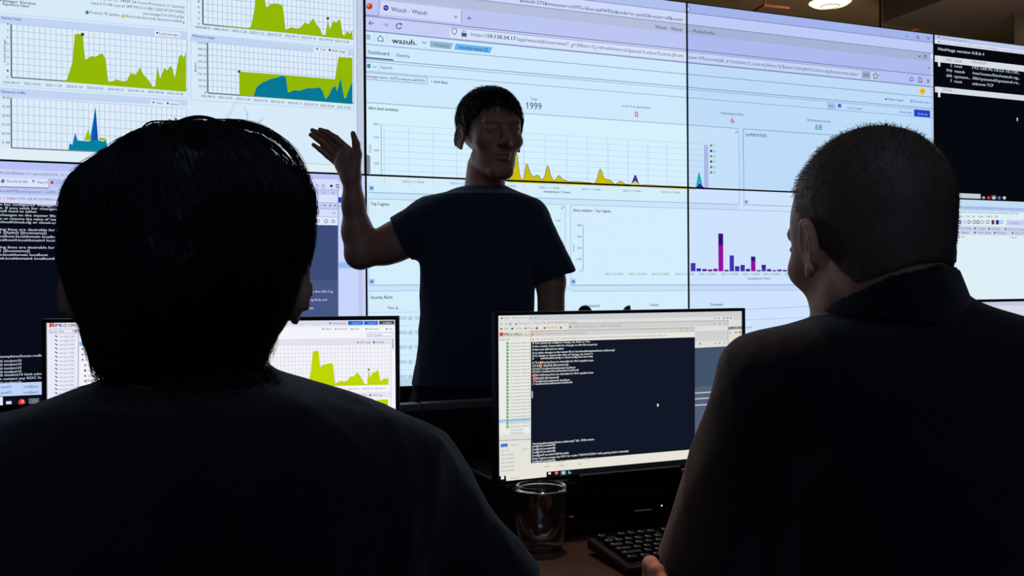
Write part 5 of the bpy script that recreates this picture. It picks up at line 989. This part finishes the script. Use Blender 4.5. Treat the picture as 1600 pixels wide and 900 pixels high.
fcut = Local2(Plane((0, .075, .03), (0, 1, -.5)), H2, 1); fcut2 = Local2(Plane((0, .02, -.01), (0, 1, -.6)), H2, 1)
def capf2(p): return np.maximum(np.maximum(cap2(p), fcut(p)), fcut2(p))
hr2, pts = sdf_mesh('hair', [('u', 0, capf2), ('d', 0, folds(4, .003, 8, 60, 170))], A(H2.translation) - .25, A(H2.translation) + .25, .0035, M_hairk, pl)
R2 = np.array(H2)[:3, :3]; T2 = A(H2.translation); fl2 = flow_head(R2, T2, (-.01, -.03, .16), .55)
fr = lambda p: fl2(p) + np.array([.25, 0, .0])
sel = pts[RNG.choice(len(pts), 5200)]
st = grow(cap2, sel, fr, 9, .009, .003, RNG, .22)
st2, rad2 = st, RNG.uniform(.0003, .0006, len(st))
# loose locks and flyaways round the crown
def px_curve(pts_, n=16, z=0):
    c = np.array(pts_, dtype=float); t = np.linspace(0, len(c) - 1, n); i = np.minimum(t.astype(int), len(c) - 2); f = (t - i)[:, None]
    p0 = c[np.maximum(i - 1, 0)]; p1 = c[i]; p2 = c[i + 1]; p3 = c[np.minimum(i + 2, len(c) - 1)]
    r = .5 * (2 * p1 + (p2 - p0) * f + (2 * p0 - 5 * p1 + 4 * p2 - p3) * f ** 2 + (-p0 + 3 * p1 - 3 * p2 + p3) * f ** 3)
    return np.array([A(P(x, y, Z2 + z + (zz if False else 0))) for (x, y) in r for zz in (0,)])
heroes = [([(218, 262), (212, 240), (203, 224), (192, 222), (187, 232), (192, 244), (203, 248), (210, 256)], 44, 2.2, .0009),
          ([(236, 225), (262, 200), (290, 186), (312, 183), (334, 187), (352, 196), (372, 202)], 34, 2.6, .0006),
          ([(222, 262), (214, 235), (219, 206), (232, 191), (256, 189), (290, 191), (320, 196)], 16, 2.4, .0004),
          ([(224, 255), (230, 222), (246, 200), (262, 192), (290, 190)], 14, 3, .0004),
          ([(240, 215), (285, 197), (330, 196), (376, 196), (410, 203), (440, 222), (462, 250), (474, 285)], 50, 7, .0005),
          ([(300, 200), (350, 193), (400, 200), (440, 220), (464, 246), (478, 278), (484, 310)], 44, 6, .0005),
          ([(166, 258), (185, 244), (204, 240), (222, 246)], 40, 5, .0005),
          ([(200, 245), (176, 258), (150, 278), (134, 304), (128, 330)], 70, 5, .0005), ([(210, 240), (184, 246), (156, 258), (136, 276)], 40, 7, .0004),
          ([(196, 250), (170, 245), (140, 250), (120, 262)], 14, 8, .00022), ([(180, 262), (150, 262), (128, 276), (118, 296)], 14, 7, .00022),
          ([(470, 262), (482, 285), (490, 310), (496, 335)], 26, 4, .0004), ([(478, 290), (490, 306), (486, 350), (486, 390)], 40, 3, .0004),
          ([(464, 262), (478, 274), (486, 288), (488, 300)], 6, 4, .0002), ([(352, 206), (354, 188), (362, 172), (368, 160)], 2, 2, .00015), ([(382, 168), (386, 180), (384, 194), (378, 212)], 2, 3, .00015), ([(398, 214), (402, 194), (408, 186), (413, 181)], 3, 3, .00015), ([(273, 196), (273.6, 188), (273, 182)], 1, 0, .0005),
          ([(330, 186), (356, 190), (384, 194)], 8, 3, .0002), ([(400, 500), (414, 520), (424, 535), (420, 552)], 18, 7, .0003), ([(408, 530), (418, 545), (426, 548), (422, 560)], 14, 5, .0002), ([(396, 208), (436, 238), (462, 270), (474, 304)], 70, 9, .0004), ([(176, 520), (178, 550), (182, 575)], 30, 3, .0004)]
allc, rad = [], []
for c, n, jit, r in heroes:
    for k in range(n):
        o1 = RNG.normal(size=2) * jit; o2 = RNG.normal(size=2) * jit * .8; zz = RNG.normal() * .012
        L = len(c); cc = [(x + o1[0] * (1 - i / L) + o2[0] * i / L, y + o1[1] * .6 * (1 - i / L) + o2[1] * .6 * i / L) for i, (x, y) in enumerate(c)]
        allc.append(px_curve(cc, 18, zz)); rad.append(r * RNG.uniform(.6, 1.2))
t_ = np.linspace(0, st2.shape[1] - 1, 18); i_ = np.minimum(t_.astype(int), st2.shape[1] - 2); f_ = (t_ - i_)[None, :, None]
st2 = st2[:, i_] * (1 - f_) + st2[:, i_ + 1] * f_
strands_mesh('hair_strands', np.concatenate([st2, np.array(allc)]), np.concatenate([rad2, np.array(rad)]), M_hairk, hr2)

# ================================================================== the short haired man at the right
Z3 = 1.08
p3_ = thing('person', 'seated short haired man in a black collared shirt seen from behind at the right', 'person', (P(1390, 450, Z3).x, Z3, 0), 0)
q = lambda x, y, dz=0: P(x, y, Z3 + dz)
H3 = Matrix.Translation(q(1357, 389)) @ Matrix.Rotation(.27, 4, 'Z') @ Matrix.Rotation(-.2, 4, 'X')
torso3 = rows_px([(462, 1345, 1500, .062), (470, 1325, 1512, .07), (480, 1303, 1540, .076), (489, 1284, 1570, .082), (497, 1264, 1596, .088), (505, 1236, 1622, .093), (513, 1208, 1648, .098), (522, 1184, 1668, .104), (532, 1168, 1684, .108), (545, 1156, 1698, .112), (562, 1152, 1706, .118), (600, 1160, 1706, .125), (700, 1180, 1690, .13), (900, 1190, 1676, .13), (1100, 1200, 1660, .128), (1350, 1200, 1660, .13), (1480, 1205, 1655, .13)], Z3)
E3 = q(1086, 945, .02); ES = q(1700, 945, .05)
wrL = Vector((E3.x + .03, E3.y + .21, DZ + .075)); 
sk3 = [('u', .03, Cone(q(1200, 602), E3, .05, .044)), ('u', .02, Cone(E3, wrL + Vector((.12, -.03, -.02)), .042, .03))] + hand(wrL + Vector((.12, -.03, -.02)), (1, .1, 0), (0, .3, 1), 1, .3)
# the other arm crosses over, its fingers come round the left arm below the sleeve
Wr = q(1190, 985, .17); sk3 += [('u', .03, Cone(q(1650, 602), ES, .05, .042)), ('u', .02, Cone(ES, Wr, .042, .028)), ('u', .02, Cone(Wr, q(1075, 965, .1), .026, .022))]
for k, (x, y, x2, dz, r) in enumerate(((1016.4, 881, 1014, .02, .0088), (1024.4, 889, 1022, -.0, .0084), (1031, 904, 1030, -.01, .008))):
    sk3 += chain([q(1058, 958 + 6 * k, .09 - .02 * k), q(x2, 940 + 3 * k, dz + .03), q(x - 1, 912, dz + .012), q(x, y, dz), q(x + 5, y - 1 + 2, dz - .018)], [.013, .0105, r * 1.02, r, r * .8], .0035)
sk3 += legs_seated(q(1320, 1480), q(1540, 1480), q(1290, 1500, .45), q(1570, 1500, .45))
neck3 = [('u', .02, Cone(H3 @ Vector((0, -.03, -.02)), q(1400, 520, .0), .059, .062))]
body3, _ = sdf_mesh('body', [('u', 0, Off(Rows(torso3), -.012))] + sk3 + neck3 + head_ops(H3, -.05), (.1, .85, .05), (.8, 1.75, 1.42), .0032, M_skin2, p3_)
ca0, cb0 = q(1400, 474, -.012), q(1390, 400, -.03)
sh3 = [('u', 0, Rows(torso3)), ('u', .03, Cut(Cone(q(1200, 606), q(1100, 880), .0575, .0515), Plane(q(1042, 882), (-.66, .1, -.75)))), ('u', .03, Cut(Cone(q(1655, 606), q(1700, 900), .0575, .0515), Plane(q(1720, 890), (.3, 0, -1)))), ('d', 0, folds(33, .0045, 8, 14, 44)),
       ('s', .004, Cone(cb0, ca0, .064, .064))]
sdf_mesh('polo_shirt', sh3, (.1, .9, .45), (.85, 1.4, 1.25), .0036, M_blackshirt, p3_)
# collar: a band round the neck, high at the nape and falling towards the front
k0, k1, k2 = P(1301, 489, Z3 + .0), P(1478, 421, Z3 - .065), P(1384, 431, Z3 - .095)
cn = (k1 - k0).cross(k2 - k0); cn = cn if cn.z > 0 else -cn
ca, cb = q(1402, 545, -.01), q(1388, 415, -.03)
col_ops = [('u', 0, Cone(ca, cb, .088, .0665)), ('i', 0, Plane(k0, cn)), ('i', 0, Plane(q(1400, 500), (-.1, 0, -1))), ('d', 0, folds(8, .002)), ('s', .003, Cone(ca + (ca - cb) * .5, cb + (cb - ca) * .5, .089, .052))]
sdf_mesh('collar', col_ops, A(q(1402, 470)) - .16, A(q(1402, 470)) + .16, .0028, M_blackshirt, p3_)
tr3 = [(a, b, Off(c, .014)) for a, b, c in legs_seated(q(1320, 1480), q(1540, 1480), q(1290, 1500, .45), q(1570, 1500, .45))] + [('u', .04, Ell(q(1430, 1490), (.19, .14, .1)))]
sdf_mesh('trousers', tr3, (.1, .85, .08), (.85, 1.75, .68), .008, M_trou, p3_)
for x in (1290, 1570): shoe(p3_, q(x, 1500).x, Z3 + .43, 0)
chair('c', 'low backed office chair under the short haired man', q(1430, 0).x, Z3 + .02, 0, .39, .68)
cE, cN = Local2(Ell((0, -.016, .042), (.0785, .0965, .0875)), H3, 1), Cone(H3 @ Vector((0, -.033, -.01)), q(1396, 452, -.002), .064, .0605)
def capf(p):
    a, b = cE(p), cN(p); h = np.clip(.5 + .5 * (a - b) / .02, 0, 1); return a * (1 - h) + b * h - .02 * h * (1 - h)
def capf3(p):
    a = np.maximum(capf(p), Local2(Plane((0, .066, .06), (0, 1, -.42)), H3, 1)(p))
    a = np.maximum(a, (np.array(k0) - p) @ np.array(cn.normalized()) + .004)
    return np.maximum(a, Local2(Plane((0, -.012, .0), (0, 1.6, -1)), H3, 1)(p))
hr3, pts = sdf_mesh('hair', [('u', 0, capf3), ('d', 0, folds(14, .0012, 8, 120, 300))], A(H3.translation) - .2, A(H3.translation) + .25, .003, M_hairg, p3_)
R3 = np.array(H3)[:3, :3]; T3 = A(H3.translation); lp = (pts - T3) @ R3
sel = pts[RNG.choice(len(pts), 9000)]; lp = (sel - T3) @ R3
n = grad(capf, sel); d = n * .75 + RNG.normal(size=n.shape) * .28 + (R3 @ np.array([0, .55, -.25]))
d /= np.linalg.norm(d, axis=1, keepdims=True); ln = np.where(lp[:, 2] > .06, .0078, .0035)[:, None] * RNG.uniform(.5, 1.3, (len(sel), 1)); ln = ln * np.clip((lp[:, 2:3] + .06) / .06, .5, 1)
st = np.stack([sel - n * .001, sel + d * ln * .5, sel + (d + n * -.25) * ln], 1)
strands_mesh('hair_strands', st, .00028, M_hairg, hr3)
# ------------------------------------------------------------------ ceiling fixtures in view, then downlight rings out of view
lx = P(1297, 4, 6.8)
t = thing('ceiling_lamp', 'round glowing ceiling lamp above the video wall', 'lamp', (lx.x, 6.8, 3.15))
M = Matrix.Translation((lx.x, 6.8, 0))
zl = lx.z - .0
obj('housing', lathe([(0, 3.149), (.06, 3.149), (.06, 3.12), (.146, zl + .055), (.15, zl + .012), (.144, zl + .012), (.144, zl + .05), (0, zl + .06)], 48, M), mat('lamp_housing', (150, 130, 100), .5), t, True)
obj('diffuser', lathe([(0, zl - .03), (.07, zl - .025), (.12, zl - .014), (.152, zl + .008), (0, zl + .0085)], 48, M), emis((255, 250, 205), 1.6), t, True)
def pole(px, y0, y1, Z, r, nm, lab, cat_):
    a = P(px, y0, Z); b = P(px, y1, Z); bm = bmesh.new(); tube(bm, [(a.x, Z, 3.149), (a.x, Z, b.z)], r, 12)
    o = obj(nm, bm, mat('pole_metal', (150, 124, 96), .35, metal=.7), None, True); tag(o, lab, cat_); return o
pole(1376, 0, 120, 4.6, .007, 'hanger_rod', 'thin metal rod hanging from the ceiling behind the video wall', 'rod')
for pts_, lab in ((((1168, 24), (1195, 7.5), (1233, 11.5)), 'bent copper coloured ceiling pipe just left of the round lamp'), (((1416, 50), (1447, 39.5), (1478, 44)), 'bent copper coloured ceiling pipe right of the hanging rod')):
    Zp = 5.6; bm = bmesh.new(); ps = []
    for i, (x, y) in enumerate(pts_):
        z = 3.02; d = P(x, y, 1) - CO; ps.append(CO + d * ((z - CAMH) / d.z))
    tube(bm, ps, .012, 8); tube(bm, [ps[1], ps[1] + Vector((0, 0, 3.149 - 3.02))], .008, 8)
    o = obj('ceiling_pipe', bm, mat('pipe_copper', (176, 112, 78), .4, metal=.3), None); tag(o, lab, 'pipe', 'bent ceiling pipes')
for (x, y) in ((.15, 2.08), (-.02, .72), (3.6, 6.0)):
    t = thing('downlight', 'small round ceiling downlight ' + {.15: 'above the desk', -.02: 'above the seated men, added for the accent spot', 3.6: 'behind the video wall'}[x], 'lamp', (x, y, 3.15))  # the ring over the seated men is an added fixture for the finger spot
    M = Matrix.Translation((x, y, 0)); obj('ring', lathe([(.06, 3.149), (.08, 3.149), (.08, 3.135), (.06, 3.135)], 32, M, close=True), M_blk, t, True)
